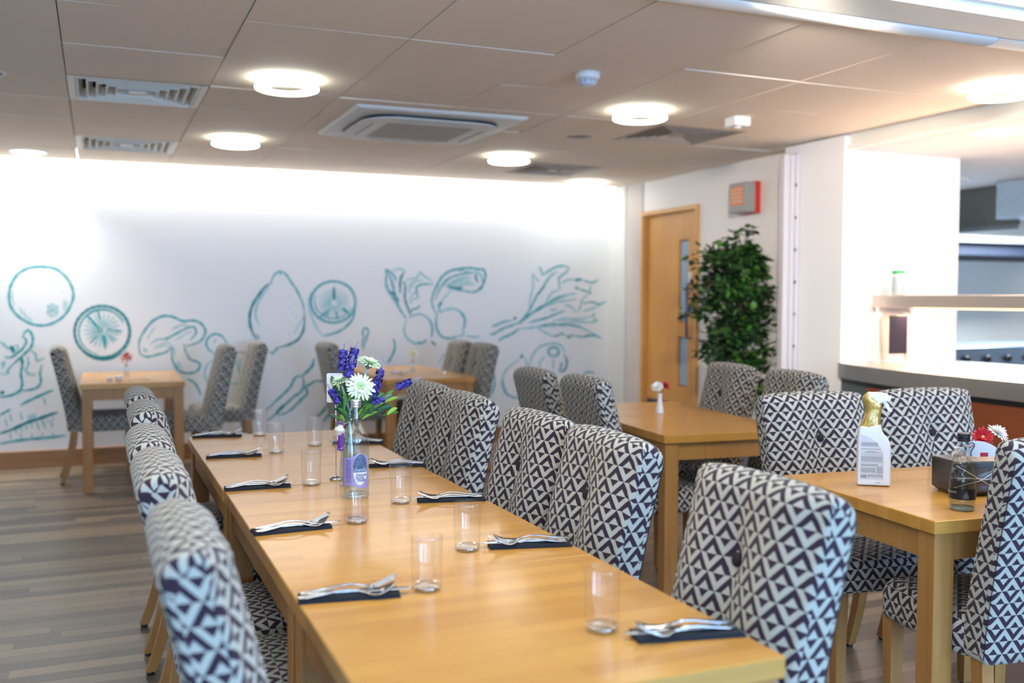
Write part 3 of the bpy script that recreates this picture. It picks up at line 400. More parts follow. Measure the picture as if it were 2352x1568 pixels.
for nm, strokes in MURAL.items():
    m = MB()
    for tone, wd, pts in strokes:
        q = cr_spline(pts); N = len(q); lay += 1; yo = -.0008-(lay % 17)*.00012
        closed = pts[0] == pts[-1]; vs = []
        for i, (x, z) in enumerate(q):
            a = q[max(i-1,0)]; b = q[min(i+1,N-1)]; dx, dz = b[0]-a[0], b[1]-a[1]; L = math.hypot(dx,dz) or 1
            wv = wd*1.03*(.5 if closed else .5*min(1,.45+2.2*min(i,N-1-i)/max(N-1,1)))*(1+.18*math.sin(i*1.3+lay))
            vs += [(x-dz/L*wv, yo, z+dx/L*wv), (x+dz/L*wv, yo, z-dx/L*wv)]
        b = m.add(vs)
        for i in range(N-1): m.face((b+2*i, b+2*i+1, b+2*i+3, b+2*i+2), None, 'dmp'.index(tone), False)
    m.build(nm, TEAL, mural)

# ---------------------------------------------------------------- ceiling fittings
def ring_light():
    t = empty('ceiling_light', '', 'light', (0,0,ZC-.002))
    m = MB(); m.lathe([(.095,-.052),(.14,-.055),(.152,-.050),(.154,-.040),(.148,-.034),(.10,-.036),(.09,-.044),(.095,-.052)], 40, cap=False); m.build('glass_ring', LAMP, t)
    m = MB(); m.lathe([(.0,-.001),(.10,-.002),(.108,-.004),(.112,0)], 36, cap=False); m.build('lamp_disc', LAMP2, t)
    for k in range(3):
        m = MB(); a = 2*PI*k/3+.4; m.tube([(.10*math.cos(a),.10*math.sin(a),0),(.10*math.cos(a),.10*math.sin(a),-.040)], .005, 8); m.build('mounting_pin', CHROME, t)
    return t
rl = ring_light()
spots = [(.869,4.872,ZC,'large bright ring downlight nearest, left of the ceiling air conditioner'),
 (.869,6.79,ZC,'ring downlight just beyond the louvred square vents at left'),
 (2.846,4.872,ZC,'ring downlight between the smoke detector and the angled brown vent'),
 (2.846,6.79,ZC,'ring downlight right behind the ceiling air conditioner'),
 (4.164,8.065,ZC,'farthest ring downlight beside the corner of the mural wall'),
 (4.164,3.595,ZC,'ring downlight cut by the right edge of the photo')]
for i, (x, y, z, lb) in enumerate(spots):
    o = place(rl, i > 0, (x, y, z-.002), 0, lb, 'ring downlights in the tiled ceiling')
for x, y, z, lb in ((-.448,8.065,ZC,'flat round recessed downlight at the far left by the mural wall'), (4.80,4.16,ZS,'flat round recessed downlight over the servery counter')):
    t = empty('recessed_light', lb, 'light', (x,y,z))
    m = MB(); m.lathe([(.0,-.004),(.115,-.005),(.118,-.003)], 36, cap=False); m.build('lamp_disc', P('flat_lamp', (.9,.9,.9), .4, emit=(.95,1,.97), es=3.0), t)
    m = MB(); m.lathe([(.116,-.001),(.118,-.007),(.132,-.006),(.138,0)], 36, cap=False); m.build('bezel', WHITE, t)
    area('recessed_glow', (x, y, z-.012), (0,0,0), .22, .22, 7, (1,.98,.90), 'DISK', 115)
# square louvre diffusers
def diffuser(mat, dark=False):
    t = empty('ceiling_vent', '', 'vent', (0,0,ZC)); hx, hy = .3296, .3193
    m = MB()
    def fr(a0, a1, z0, z1, th=.004, mi=0):
        # square sloping ring from half size a0 at z0 to a1 at z1 (fractions of the half size)
        q = [(-1,-1),(1,-1),(1,1),(-1,1)]
        vs = [(sx*hx*a0, sy*hy*a0, z0) for sx,sy in q]+[(sx*hx*a1, sy*hy*a1, z1) for sx,sy in q]+[(sx*hx*a1-sx*th, sy*hy*a1-sy*th, z1) for sx,sy in q]+[(sx*hx*a0-sx*th, sy*hy*a0-sy*th, z0) for sx,sy in q]
        b = m.add(vs)
        for r_ in range(4):
            for k in range(4): m.face((b+r_*4+k, b+r_*4+(k+1)%4, b+((r_+1)%4)*4+(k+1)%4, b+((r_+1)%4)*4+k), None, mi, False)
    fr(.995,.90,-.001,-.004,.004)
    m.build('frame', mat, t); m = MB()
    for a in (.88,.74,.60,.46,.32): fr(a, a-.075, -.006, .050, .006)
    m.box(-hx*.13,-hy*.13,-.006, hx*.13,hy*.13,-.002)
    m.build('louvre', mat, t)
    boxes('plenum', P('plenum_dark', (.02,.019,.018), .8), t, (-hx,-hy,.075, hx,hy,.08))
    return t
dv = diffuser(P('pale_vent', (.86,.84,.76), .5)); db = diffuser(P('beige_vent', (.50,.42,.34), .5))
place(dv, False, (.2106,5.511,ZC), 0, 'pale square louvred vent nearest, at the upper left of the ceiling', 'square ceiling vents')
place(dv, True, (.2106,7.427,ZC), 0, 'pale square louvred vent farther back, above the mural at left', 'square ceiling vents')
place(db, False, (3.505,5.511,ZC), 0, 'beige square louvred vent beside the small box detector', 'square ceiling vents')
place(db, True, (3.505,7.427,ZC), 0, 'beige square louvred vent far back beside the ring lights', 'square ceiling vents')
# cassette air conditioner
t = empty('ceiling_air_conditioner', 'large square ceiling air conditioner panel with curved dark slots', 'air conditioner', (1.84,5.83,ZC))
def rsq(h, r, n=6, c=(0,0)):
    out = []
    for sx, sy, a0 in ((1,1,0),(-1,1,90),(-1,-1,180),(1,-1,270)):
        for k in range(n+1):
            a = math.radians(a0+90*k/n); out.append((c[0]+sx*(h-r)+r*math.cos(a), c[1]+sy*(h-r)+r*math.sin(a)))
    return out
def loft(m, loops, mi=0, smooth=False, cap=True):
    n = len(loops[0]); b = m.add([v for l in loops for v in l])
    for i in range(len(loops)-1):
        for k in range(n): m.face((b+i*n+k, b+i*n+(k+1)%n, b+(i+1)*n+(k+1)%n, b+(i+1)*n+k), None, mi, smooth)
    if cap: m.face([b+n-1-k for k in range(n)], None, mi, False); m.face([b+(len(loops)-1)*n+k for k in range(n)], None, mi, False)
m = MB(); L = lambda pl, z: [(x,y,z) for x,y in pl]
loft(m, [L(rsq(.515,.01),0), L(rsq(.515,.01),-.010), L(rsq(.505,.02),-.020), L(rsq(.45,.19),-.024)]); m.build('panel', WMETAL, t)
m = MB(); loft(m, [L(rsq(.415,.19),-.022), L(rsq(.415,.19),-.042)]); m.build('air_slot', BLACK, t)
m = MB(); loft(m, [L(rsq(.42,.195),-.040), L(rsq(.42,.195),-.046), L(rsq(.37,.16),-.049)]); m.build('front_cover', WMETAL, t)
m = MB(); loft(m, [L(rsq(.27,.01),-.048), L(rsq(.265,.01),-.0505)])
m.build('intake_grille', P('intake_grey', (.47,.44,.42), .7), t)
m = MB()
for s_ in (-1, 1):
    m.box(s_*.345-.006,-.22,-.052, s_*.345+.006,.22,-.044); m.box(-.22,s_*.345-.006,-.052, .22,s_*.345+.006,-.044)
m.build('louvre_flap', P('flap_grey', (.35,.33,.30), .5), t)  # flaps in a darker grey than the panel
# detectors and speakers
t = empty('smoke_detector', 'white round smoke detector hanging from the ceiling, nearest the photo top', 'smoke detector', (2.15,4.17,ZC))
m = MB(); m.lathe([(.058,.002),(.058,-.022),(.052,-.030),(.040,-.034)], 30); m.build('base', WHITE, t)
m = MB(); m.lathe([(.036,-.034),(.036,-.052),(.028,-.060),(.001,-.061)], 30)
for k in range(10):
    a = 2*PI*k/10; m.box(-.003,.036,-.052,.003,.042,-.034, M=Matrix.Rotation(a,4,'Z'))
m.build('sensor_cap', P('detector_cap', (.62,.64,.70), .4), t)
t = empty('motion_detector', 'small white box detector fixed to the ceiling near the door', 'detector', (3.48,4.83,ZC))
boxes('housing', WHITE, t, (-.055,-.055,-.055,.055,.055,.002), bev=.006)
m = MB(); m.lathe([(.02,-.055),(.018,-.062),(.001,-.066)], 20); m.build('lens', WHITE, t)
for x, y, lb, mt in ((2.93,5.80,'faint round ceiling speaker beside the angled beige vent', P('speaker_grille', (.38,.34,.30), .8)), (-.48,5.28,'round ceiling speaker at the far left edge of the photo', P('speaker_grille_pale', (.42,.40,.38), .7))):
    t = empty('ceiling_speaker', lb, 'speaker', (x,y,ZC))
    m = MB(); m.lathe([(.0,-.004),(.085,-.004)], 32, cap=False); m.build('grille', mt, t)
    m = MB(); m.lathe([(.085,-.002),(.087,-.008),(.10,-.006),(.102,0)], 32, cap=False); m.build('rim', TILE if mt.name == 'speaker_grille' else WMETAL, t)
t = empty('smoke_detector', 'white smoke detector on the kitchen ceiling beyond the column', 'smoke detector', (6.35,5.82,ZS))
m = MB(); m.lathe([(.055,.002),(.055,-.02),(.045,-.03)], 24); m.build('base', WHITE, t)
m = MB(); m.lathe([(.035,-.03),(.034,-.05),(.001,-.055)], 24); m.build('sensor_cap', P('detector_cap', (.62,.64,.70), .4), t)
t = empty('smoke_detector', 'white ceiling fitting at the left edge of the photo', 'smoke detector', (-.5,4.5,ZC))
m = MB(); m.lathe([(.05,.002),(.05,-.02),(.03,-.035),(.001,-.036)], 24); m.build('base', WHITE, t)

# ---------------------------------------------------------------- things on the right wall
t = empty('alarm_box', 'grey wall box with an orange notice and a red back, high beside the door', 'alarm', (4.64,6.24,2.11))
boxes('back_plate', P('alarm_red', (.62,.03,.02), .4), t, (-.055,-.105,-.118, 0,.10,.122), bev=.004)
boxes('housing', P('alarm_grey', (.36,.37,.36), .5), t, (-.145,-.115,-.112, -.055,.095,.112), bev=.006)
boxes('notice', P('orange_notice', (.75,.24,.10), .5), t, (-.147,-.085,-.06,-.145,.075,.085))
CR = P('notice_cream', (.80,.62,.42), .5)
m = MB()
for k in range(4):
    y = -.07
    while y < .06:
        wv = random.uniform(.012,.03); m.box(-.148,y,.055-k*.03,-.1468,min(y+wv,.065),.068-k*.03); y += wv+.008
m.build('notice_print', CR, t)
# ficus
t = empty('potted_ficus', 'tall leafy artificial ficus tree standing by the door wall', 'plant', (4.285,5.85,0))
m = MB(); m.lathe([(.13,0),(.15,.02),(.17,.28),(.18,.30),(.17,.30),(.16,.27),(.01,.27)], 28); m.build('pot', P('grey_pot', (.18,.17,.16), .5), t)
random.seed(11); m = MB(); tips = []
for k in range(3):
    a = k*2.1; m.tube([(.03*math.cos(a+z*3),.03*math.sin(a+z*3),.27+z) for z in [i*.1 for i in range(13)]], [.011]*12+[.006], 7)
for k in range(120):
    z = .66+1.05*(k/120)**.9; a = random.uniform(0,2*PI)
    prof = math.sin(PI*min(1,max(.12,(z-.5)/1.5)))**.7
    L_ = .40*prof*random.uniform(.6,1.08)
    p0 = Vector((0,0,z)); d_ = Vector((math.cos(a),math.sin(a),random.uniform(-.1,.55)))
    if d_.x > 0: d_.x *= .55
    if d_.y < 0: d_.y *= .5
    p1 = p0+d_*L_*.55; p2 = p0+d_*L_+Vector((0,0,-.06))
    m.tube([p0,p1,p2], [.004,.003,.0015], 5)
    for s_ in range(26): tips.append((p0.lerp(p1, .4+.6*random.random()) if s_ < 7 else p1.lerp(p2, random.uniform(0,1.1)), d_))
for (x_, y_, z_) in ((-.26,.30,1.62),(-.30,.22,1.58),(-.24,.10,1.22),(-.06,.03,1.80), (.04,.0,1.84), (-.16,.05,1.74)):
    m.tube([(0,0,z_-.15),(x_*.6,y_*.6,z_),(x_,y_,z_-.03)], [.005,.003,.0015], 5)
    for s_ in range(14):
        q = .45+.6*s_/14; tips.append((Vector((x_*q,y_*q,z_+.01)), Vector((x_,y_,0)).normalized()))
m.build('trunk', P('ficus_bark', (.10,.065,.04), .8), t)
m = MB()
for p_, d_ in tips:
    L_ = random.uniform(.05,.085); wv = L_*.30
    dd = (d_*.7+Vector((random.uniform(-1,1),random.uniform(-1,1),random.uniform(-1.1,.5)))).normalized(); sd = dd.cross(Vector((random.uniform(-.5,.5),random.uniform(-.5,.5),1))).normalized(); nn = dd.cross(sd)
    o_ = p_+Vector((random.uniform(-.035,.035),random.uniform(-.035,.035),random.uniform(-.035,.035)))
    if o_.x > .25: o_.x = random.uniform(.12,.26)
    if o_.y < -.22: o_.y = random.uniform(-.22,-.05)
    b = m.add([o_, o_+dd*L_*.3+sd*wv-nn*.004, o_+dd*L_*.7+sd*wv*.75-nn*.003, o_+dd*L_-nn*.008, o_+dd*L_*.7-sd*wv*.75-nn*.003, o_+dd*L_*.3-sd*wv-nn*.004, o_+dd*L_*.5+nn*.004])
    mi = random.choice((0,0,1,1,2))
    for k in range(6): m.face((b+k, b+(k+1)%6, b+6), None, mi)
m.build('foliage', [P('ficus_leaf', (.025,.085,.015), .45), P('ficus_leaf_dark', (.010,.032,.010), .45), P('ficus_leaf_bright', (.08,.20,.03), .45)], t)

# ---------------------------------------------------------------- servery counter and kitchen
ctr = [(4.43,5.028),(4.34,4.70),(4.28,4.40),(4.245,3.98),(4.235,3.50),(4.25,3.0),(4.30,2.5)]
back = 5.35
def counter_poly(off): return [(x+off,y) for x,y in ctr]+[(back,2.5),(back,5.028)]
t = empty('servery_counter', 'curved stainless steel servery counter with orange front panels', 'counter', (0,0,0))
m = MB(); m.prism(counter_poly(0), .835, .93, smooth=False); m.build('worktop', STEEL, t)
m = MB(); m.prism(counter_poly(.035), .80, .835); m.build('shadow_gap', BLACK, t)
def seg_panel(name, i0, i1, mat, off=.03):
    m = MB()
    for i in range(i0, i1):
        (xa,ya),(xb,yb) = ctr[i], ctr[i+1]
        m.prism([(xa+off,ya),(xb+off,yb),(xb+off+.05,yb),(xa+off+.05,ya)], .10, .80)
    m.build(name, mat, t)
seg_panel('front_panel', 0, 1, P('teal_grey_laminate', (.085,.12,.12), .5))
OR = P('orange_laminate', (.33,.075,.018), .5)
seg_panel('front_panel', 1, 3, OR); seg_panel('front_panel', 3, 6, OR)
m = MB(); m.prism(counter_poly(.08), 0, .10); m.build('plinth', BLACK, t)
m = MB(); m.prism([(x+.12,y-.02) for x,y in ctr]+[(back-.02,2.5),(back-.02,5.0)], .10,.80); m.build('carcass', P('carcass_grey', (.3,.3,.3), .6), t)
t = empty('heated_gantry', 'stainless heated serving gantry shelf standing on the servery counter', 'serving shelf', (0,0,.93))
boxes('shelf', P('gantry_steel', (.56,.47,.40), .38, .85), t, (4.65,2.6,.362, 5.02,4.97,.44), bev=.004)
for y in (4.93,2.7): boxes('end_post', P('post_steel', (.8,.76,.72), .3, .6), t, (4.66,y-.012,0, 4.685,y+.012,.362), (4.90,y-.012,0, 4.925,y+.012,.362), (4.685,y-.012,.33,4.90,y+.012,.362))
boxes('end_glass', thin_glass('gantry_glass', (.97,.95,.93), .06, .3), t, (4.686,4.925,.02, 4.899,4.935,.33))
boxes('heat_strip', P('heat_element', (.9,.6,.4), .4, emit=(1,.5,.25), es=3), t, (4.74,2.8,.353, 4.92,4.7,.361))
t = empty('menu_holder', 'black upright panel behind the glass end of the serving gantry', 'menu holder', (4.775,4.86,.93))
boxes('panel', P('menu_black', (.02,.018,.03), .25), t, (-.08,-.006,.06,.07,.006,.31), bev=.003); boxes('foot', P('menu_foot', (.7,.66,.62), .3, .5), t, (-.08,-.03,0,.07,.03,.012), (-.03,-.004,.012,.02,.004,.06))
t = empty('white_tub', 'white cylindrical tub with a green lid on the gantry shelf', 'tub', (4.80,4.90,1.37))
m = MB(); m.lathe([(.036,0),(.039,.004),(.039,.138),(.037,.142)], 28); m.build('body', P('tub_white', (.50,.54,.50), .4), t)
m = MB(); m.lathe([(.040,.138),(.040,.158),(.037,.162)], 28); m.build('lid', P('tub_green', (.02,.38,.10), .4), t)
m = MB(); m.lathe([(.0395,.02),(.0395,.12)], 28, cap=False); m.build('label', P('tub_label', (.36,.40,.41), .5), t)
KS = P('kitchen_steel', (.42,.52,.66), .30, .9, noise=.1, nscale=4); KD = P('kitchen_dark', (.045,.05,.055), .4); 
t = empty('extractor_hood', 'large dark stainless extractor hood hanging in the kitchen', 'extractor hood', (0,0,0))
boxes('hood_skirt', P('hood_grey', (.17,.17,.15), .38, .7, noise=.25, nscale=2), t, (7.05,5.9,1.97, 7.09,8.29,ZS-.002))
boxes('hood_rim', P('hood_rim_steel', (.16,.17,.18), .5, .4), t, (7.09,7.12,1.90, 10,7.16,1.97), (7.03,5.88,1.93, 7.05,7.2,1.97))
boxes('filter_bank', P('filter_navy', (.004,.010,.028), .7), t, (7.12,7.17,1.78, 10,8.29,1.90))
boxes('duct', P('duct_steel', (.62,.70,.78), .25, .85, noise=.2, nscale=3), t, (6.80,5.50,2.0, 7.04,5.895,ZS-.002), bev=.006)
t = empty('kitchen_partition', 'pale blue reflective steel panel just behind the column', 'panel', (0,0,0))
boxes('panel', KS, t, (6.80,7.30,0, 7.02,7.34,1.90)); boxes('edge', P('panel_edge', (.6,.7,.8), .3, .6), t, (7.02,7.29,0, 7.05,7.35,1.90))
t = empty('cooking_range', 'blue-lit stainless cooking range along the kitchen wall', 'cooker', (0,0,0))
boxes('body', KS, t, (6.1,6.3,.10, 9.4,7.05,.93), bev=.01); boxes('splash_ledge', P('ledge_pale', (.75,.80,.82), .3), t, (6.5,7.05,.99, 7.5,7.2,1.05)); boxes('plinth', KD, t, (6.15,6.34,0, 9.35,7.0,.10))
m = MB()
for k in range(6): m.lathe([(.03,0),(.03,.03),(.02,.035)], 16, M=Matrix.Translation((6.7+k*.25,6.3,.82)) @ Matrix.Rotation(PI/2,4,'X'))
m.build('control_knob', BLACK, t)
t = empty('oven_unit', 'dark oven unit with a steel top under the kitchen canopy', 'oven', (0,0,0))
boxes('body', KD, t, (6.9,7.4,0, 8.0,8.25,1.20)); boxes('top', P('oven_top', (.65,.70,.72), .3, .6), t, (6.88,7.38,1.20, 8.0,8.28,1.26)); boxes('door', P('oven_door', (.20,.24,.30), .25, .6), t, (6.95,7.375,.55, 7.4,7.4,1.10)); boxes('handle', CHROME, t, (6.98,7.34,1.11,7.37,7.36,1.13))
t = empty('wall_notice', 'small white notice with red print in the kitchen', 'notice', (6.62,6.28,.93))
boxes('card', P('notice_white', (.62,.60,.58), .5), t, (-.07,-.004,.0,.07,.004,.14)); boxes('print', P('notice_red', (.5,.09,.05), .5), t, (-.05,-.0055,.05,-.01,-.004,.09), (.005,-.0055,.05,.05,-.004,.08))
t = empty('condiment_pot', 'small white pot standing on the cooking range', 'pot', (6.42,6.36,.931))
m = MB(); m.lathe([(.03,0),(.034,.004),(.034,.09),(.03,.095)], 20); m.build('pot_body', P('notice_white', (.62,.60,.58), .5), t); m = MB(); m.lathe([(.035,.09),(.035,.105)], 20); m.build('lid', KD, t)
# ---------------------------------------------------------------- chairs
def back_mesh():
    hw_t, hw_b, z0, z1 = .216, .206, .38, .995
    def cl(z):
        s = max(0,(z-z0)/(z1-z0)); return -.168-.132*s**1.25
    K = 24; A = 8; W_ = 36; r = .018
    def section(t, inset):
        pts = []; zt = z1-inset-.010*(abs(t)**3); th_t = .050
        def half(s): return .062-.009*s
        for k in range(K):
            s = k/(K-1); z = z0+inset+(zt-th_t-z0-inset)*s; yv = t*(hw_b+(hw_t-hw_b)*s)
            crown = .012-.034*max(0,(abs(t)-.52)/.48)**2.2
            dent = .021*math.exp(-(yv/.068)**2)*(.45+.55*math.exp(-((z-.80)/.20)**2))*min(1,s*5)*min(1,(1-s)*4+.25)+.007*math.exp(-(yv/.022)**2)*math.exp(-((z-.78)/.20)**2)
            but = .013*math.exp(-(yv**2+(z-.825)**2)/.024**2)
            pts.append((cl(z)+half(s)-inset+crown-dent-but, z))
        zc = zt-th_t; xc = cl(zc); hf = pts[-1][0]-xc; hr = half(1)-inset
        for k in range(1, A+1):
            a = PI/2*(1-k/A); pts.append((xc+hf*math.sin(a), zc+th_t*math.cos(a)))
        for k in range(1, A):
            a = PI/2*k/A; pts.append((xc-hr*math.sin(a), zc+th_t*math.cos(a)))
        for k in range(K):
            s = 1-k/(K-1); z = z0+inset+(zt-th_t-z0-inset)*s; yv = t*(hw_b+(hw_t-hw_b)*s); but = .006*math.exp(-(yv**2+(z-.825)**2)/.020**2)
            pts.append((cl(z)-half(s)+inset+but, z))
        return pts
    secs = [(-1, r*(1-math.sin(PI/2*k/4)), r*math.cos(PI/2*k/4)) for k in range(4)]
    secs += [(-1+2*k/W_, 0, 0) for k in range(W_+1)]
    secs += [(1, r*(1-math.sin(PI/2*k/4)), r*math.cos(PI/2*k/4)) for k in range(3,-1,-1)]
    ref = section(.6, 0); V = [.385]
    for i in range(1, len(ref)): V.append(V[-1]+math.hypot(ref[i][0]-ref[i-1][0], ref[i][1]-ref[i-1][1]))
    M_ = len(ref); m = MB(); uvs = []; u = 0; prev = None; idx = []
    for (t, ins, out) in secs:
        lp = section(t, ins); vs = []
        for (x, z) in lp:
            s = (z-z0)/(z1-z0); vs.append((x, t*((hw_b+(hw_t-hw_b)*s)-r)+(out if t > 0 else -out), z))
        if prev: u += .85*math.hypot(vs[15][0]-prev[15][0], vs[15][1]-prev[15][1])+.15*abs(vs[15][1]-prev[15][1])
        ur = []
        for i in range(M_):
            w_ = min(1, max(0, (i-K)/(2.0*A))); ur.append((u*(1-w_)+(vs[i][1]+.24)*w_, V[i]))
        idx.append(m.add(vs)); uvs.append(ur); prev = vs
    for j in range(len(secs)-1):
        a, b = idx[j], idx[j+1]
        for i in range(M_-1): m.face((a+i, b+i, b+i+1, a+i+1), [uvs[j][i], uvs[j+1][i], uvs[j+1][i+1], uvs[j][i+1]])
        m.face((a+M_-1, b+M_-1, b, a), [(0,0)]*4)
    for a, fl in ((idx[0], 0), (idx[-1], 1)):
        for i in range(M_//2-1):
            q = [a+i, a+i+1, a+M_-2-i, a+M_-1-i]
            if fl: q = q[::-1]
            m.face(q, [(m.v[k][0]-cl(m.v[k][2])+.026, m.v[k][2]) for k in q])
    # stitched seam cord down both rear edges
    return m
def seam_mesh(sy):
    m = MB()
    if 1:
        m.tube([(-.168-.132*s_**1.25-(.062-.009*s_)+.0060, sy*(.2065+.010*s_-.0045), .38+.615*s_) for s_ in [.02+.88*k/14 for k in range(15)]], .0011, 6)
    return m
def seat_mesh():
    m = MB(); n = 12
    x0, x1, hw, z0, z1 = -.170, .235, .222, .375, .492
    def ring(ins, z, rr):
        pl = []
        cx, cy = (x0+x1)/2, 0
        for sx, sy, a0 in ((1,1,0),(-1,1,90),(-1,-1,180),(1,-1,270)):
            for k in range(6):
                a = math.radians(a0+90*k/5); R_ = max(.004, rr-ins)
                pl.append((cx+sx*((x1-x0)/2-ins-R_)+R_*math.cos(a), cy+sy*(hw-ins-R_)+R_*math.sin(a), z))
        # densify sides
        out = []
        for i in range(len(pl)):
            a, b = Vector(pl[i]), Vector(pl[(i+1)%len(pl)])
            out.append(tuple(a))
            if i % 6 == 5:
                for k in range(1, 8): out.append(tuple(a.lerp(b, k/8)))
        return out
    R_ = .055
    lay = [(.02,z0),(.006,z0+.004),(0,z0+.016),(0,z1-.045),(.003,z1-.030),(.010,z1-.016),(.022,z1-.006),(.040,z1),(.075,z1+.005),(.12,z1+.009),(.17,z1+.012),(.21,z1+.013)]
    loops = [ring(i, z, R_) for i, z in lay]; N = len(loops[0])
    idx = [m.add(l) for l in loops]
    def uvf(q):
        ps = [Vector(m.v[k]) for k in q]; nn = (ps[1]-ps[0]).cross(ps[2]-ps[0]); ax = max(range(3), key=lambda i: abs(nn[i]))
        return [(p.y, p.x) if ax == 2 else (p.y, p.z+.235) if ax == 0 else (p.x+.01, p.z) for p in ps]
    for i in range(len(idx)-1):
        for k in range(N):
            q = (idx[i]+k, idx[i]+(k+1)%N, idx[i+1]+(k+1)%N, idx[i+1]+k); m.face(q, uvf(q))
    q = [idx[-1]+k for k in range(N)]; m.face(q, [(m.v[k][1], m.v[k][0]) for k in q])
    q = [idx[0]+N-1-k for k in range(N)]; m.face(q, [(m.v[k][1], m.v[k][0]) for k in q])
    return m
def bar(m, pts, sz):
    # square bar through points with (wx, wy) sizes
    vs = []
    for (x,y,z), (a,b_) in zip(pts, sz): vs += [(x-a/2,y-b_/2,z),(x+a/2,y-b_/2,z),(x+a/2,y+b_/2,z),(x-a/2,y+b_/2,z)]
    b = m.add(vs); n = len(pts)
    for i in range(n-1):
        for k in range(4): m.face((b+i*4+k, b+i*4+(k+1)%4, b+i*4+4+(k+1)%4, b+i*4+4+k), None, 0, False)
    m.face((b+3,b+2,b+1,b), None, 0, False); m.face([b+(n-1)*4+k for k in range(4)], None, 0, False)
def make_chair():
    t = empty('dining_chair', '', 'chair')
    seat_mesh().build('seat', FAB, t); bk = back_mesh().build('backrest', FAB, t); [seam_mesh(q_).build('seam', BUTTON, bk) for q_ in (-1,1)]
    m = MB(); m.lathe([(.0,-.010),(.011,-.008),(.015,-.002),(.014,.003),(.007,.006),(.0,.007)], 16, cap=False, M=Matrix.Translation((-.2185,0,.825)) @ Matrix.Rotation(PI/2-.2,4,'Y')); m.build('button', BUTTON, bk)
    m = MB(); m.lathe([(.0,-.006),(.010,-.004),(.012,0),(.006,.004),(.0,.005)], 16, cap=False, M=Matrix.Translation((-.3030,0,.825)) @ Matrix.Rotation(-PI/2-.2,4,'Y')); m.build('rear_button', BUTTON, bk)
    for s in (-1, 1):
        m = MB(); bar(m, [(.195,s*.185,.012),(.195,s*.185,.39)], [(.032,.032),(.046,.046)]); l = m.build('leg', LEGW, t)
        m = MB(); m.lathe([(.012,0),(.014,.003),(.014,.013)], 12, c=(.195,s*.185,0)); m.build('foot_glide', BLACK, l)
        m = MB(); pts = []; sz = []
        for k in range(8):
            q = k/7; pts.append((-.185-.085*(1-q)**1.8, s*.175, .012+.385*q)); sz.append((.034+.012*q,.030+.006*q))
        bar(m, pts, sz); l = m.build('leg', LEGW, t)
        m = MB(); m.lathe([(.012,0),(.014,.003),(.014,.013)], 12, c=(-.27,s*.175,0)); m.build('foot_glide', BLACK, l)
    return t
chair = make_chair()
G1 = 'patterned chairs along the long table'
CH = []
for i, (y, pos) in enumerate(((1.66,'nearest the camera'),(2.32,'second nearest'),(2.80,'middle one'),(3.50,'second farthest'),(4.05,'farthest'))):
    CH.append(((.410,.405,.405,.428,.430)[i], y, 0, 'patterned dining chair, left side of the long table, '+pos, G1))
for i, (y, dx, rz, pos) in enumerate(((1.612,.025,0,'nearest the camera'),(2.315,.045,-1,'second nearest'),(2.77,.05,1,'middle one'),(3.43,.055,0,'second farthest'),(3.90,.065,1,'farthest'))):
    CH.append((.93+dx, y, 180+rz, 'patterned dining chair, right side of the long table, '+pos, G1))
G2 = 'patterned chairs around the middle right table'
CH += [(2.33,4.50,-3,'patterned chair seen from behind, left of the bud vase table, farther one',G2),
       (2.345,3.97,-3,'patterned chair seen from behind, left of the bud vase table, nearer one',G2),
       (2.90,4.47,176,'patterned chair facing left in front of the wooden door',G2),
       (2.89,3.93,176,'patterned chair before the column, mostly hidden by a nearer chair back',G2)]
G3 = 'patterned chairs around the right front table'
CH += [(2.462,2.70,-98,'patterned chair left of and behind the white spray bottle',G3),
       (2.985,2.66,-97,'patterned chair in front of the orange panel, right of the spray bottle',G3),
       (2.385,2.05,80,'patterned chair cut by the right photo edge, blue-lit back toward us',G3)]
G4 = 'patterned chairs at the back tables'
CH += [(.02,7.84,2,'blurred patterned chair left of the back table with the red flower',G4),
       (.60,7.56,180,'blurred patterned chair right of the red flower table, nearer of two',G4),
       (.90,8.04,180,'blurred patterned chair right of the red flower table, farther one',G4),
       (1.96,7.72,2,'blurred patterned chair at the back, just behind the lavender bouquet',G4),
       (2.52,7.20,180,'blurred patterned chair right of the pale flower table, nearer one',G4),
       (2.51,7.72,180,'blurred patterned chair right of the pale flower table, farther one',G4)]
for i, (x, y, rz, lb, g) in enumerate(CH): place(chair, i > 0, (x,y,0), math.radians(rz), lb, g)

# ---------------------------------------------------------------- tables
def make_table(lx, ly, loc, rz, lb, group, mat=None):
    t = empty('dining_table', lb, 'table', loc, math.radians(rz), group); hx, hy = lx/2, ly/2
    boxes('tabletop', mat or TABLE, t, (-hx,-hy,.712, hx,hy,.75), bev=.0025)
    i = .022; m = MB()
    for s in (-1,1):
        m.box(-hx+.07, s*(hy-.03)-.011, .635, hx-.07, s*(hy-.03)+.011, .712); m.box(s*(hx-.03)-.011, -hy+.07, .635, s*(hx-.03)+.011, hy-.07, .712)
    m.build('apron', LEGW, t)
    for sx in (-1,1):
        for sy in (-1,1):
            cx, cy = sx*(hx-.010-.033), sy*(hy-.010-.033)
            boxes('leg', LEGW, t, (cx-.033,cy-.033,0,cx+.033,cy+.033,.712), bev=.002)
    return t
XL, XR = .3542, 1.0544
gt = 'wooden tables pushed together as one long table'
make_table(.70,1.235,((XL+XR)/2-.004,(3.122+4.357)/2,0),0,'wooden table at the far end of the long dining row',gt)
make_table(.70,1.105,((XL+XR)/2,(2.012+3.117)/2,0),0,'middle wooden table of the long row, under the water bottle',gt)
make_table(.70,.70,((XL+XR)/2,1.308+.35,0),0,'near wooden table of the long row, cut by the bottom of the photo',gt)
gt = 'separate wooden dining tables'
make_table(.69,1.26,(2.665,4.245,0),-5,'wooden table with a white bud vase of red and white flowers, middle right',gt)
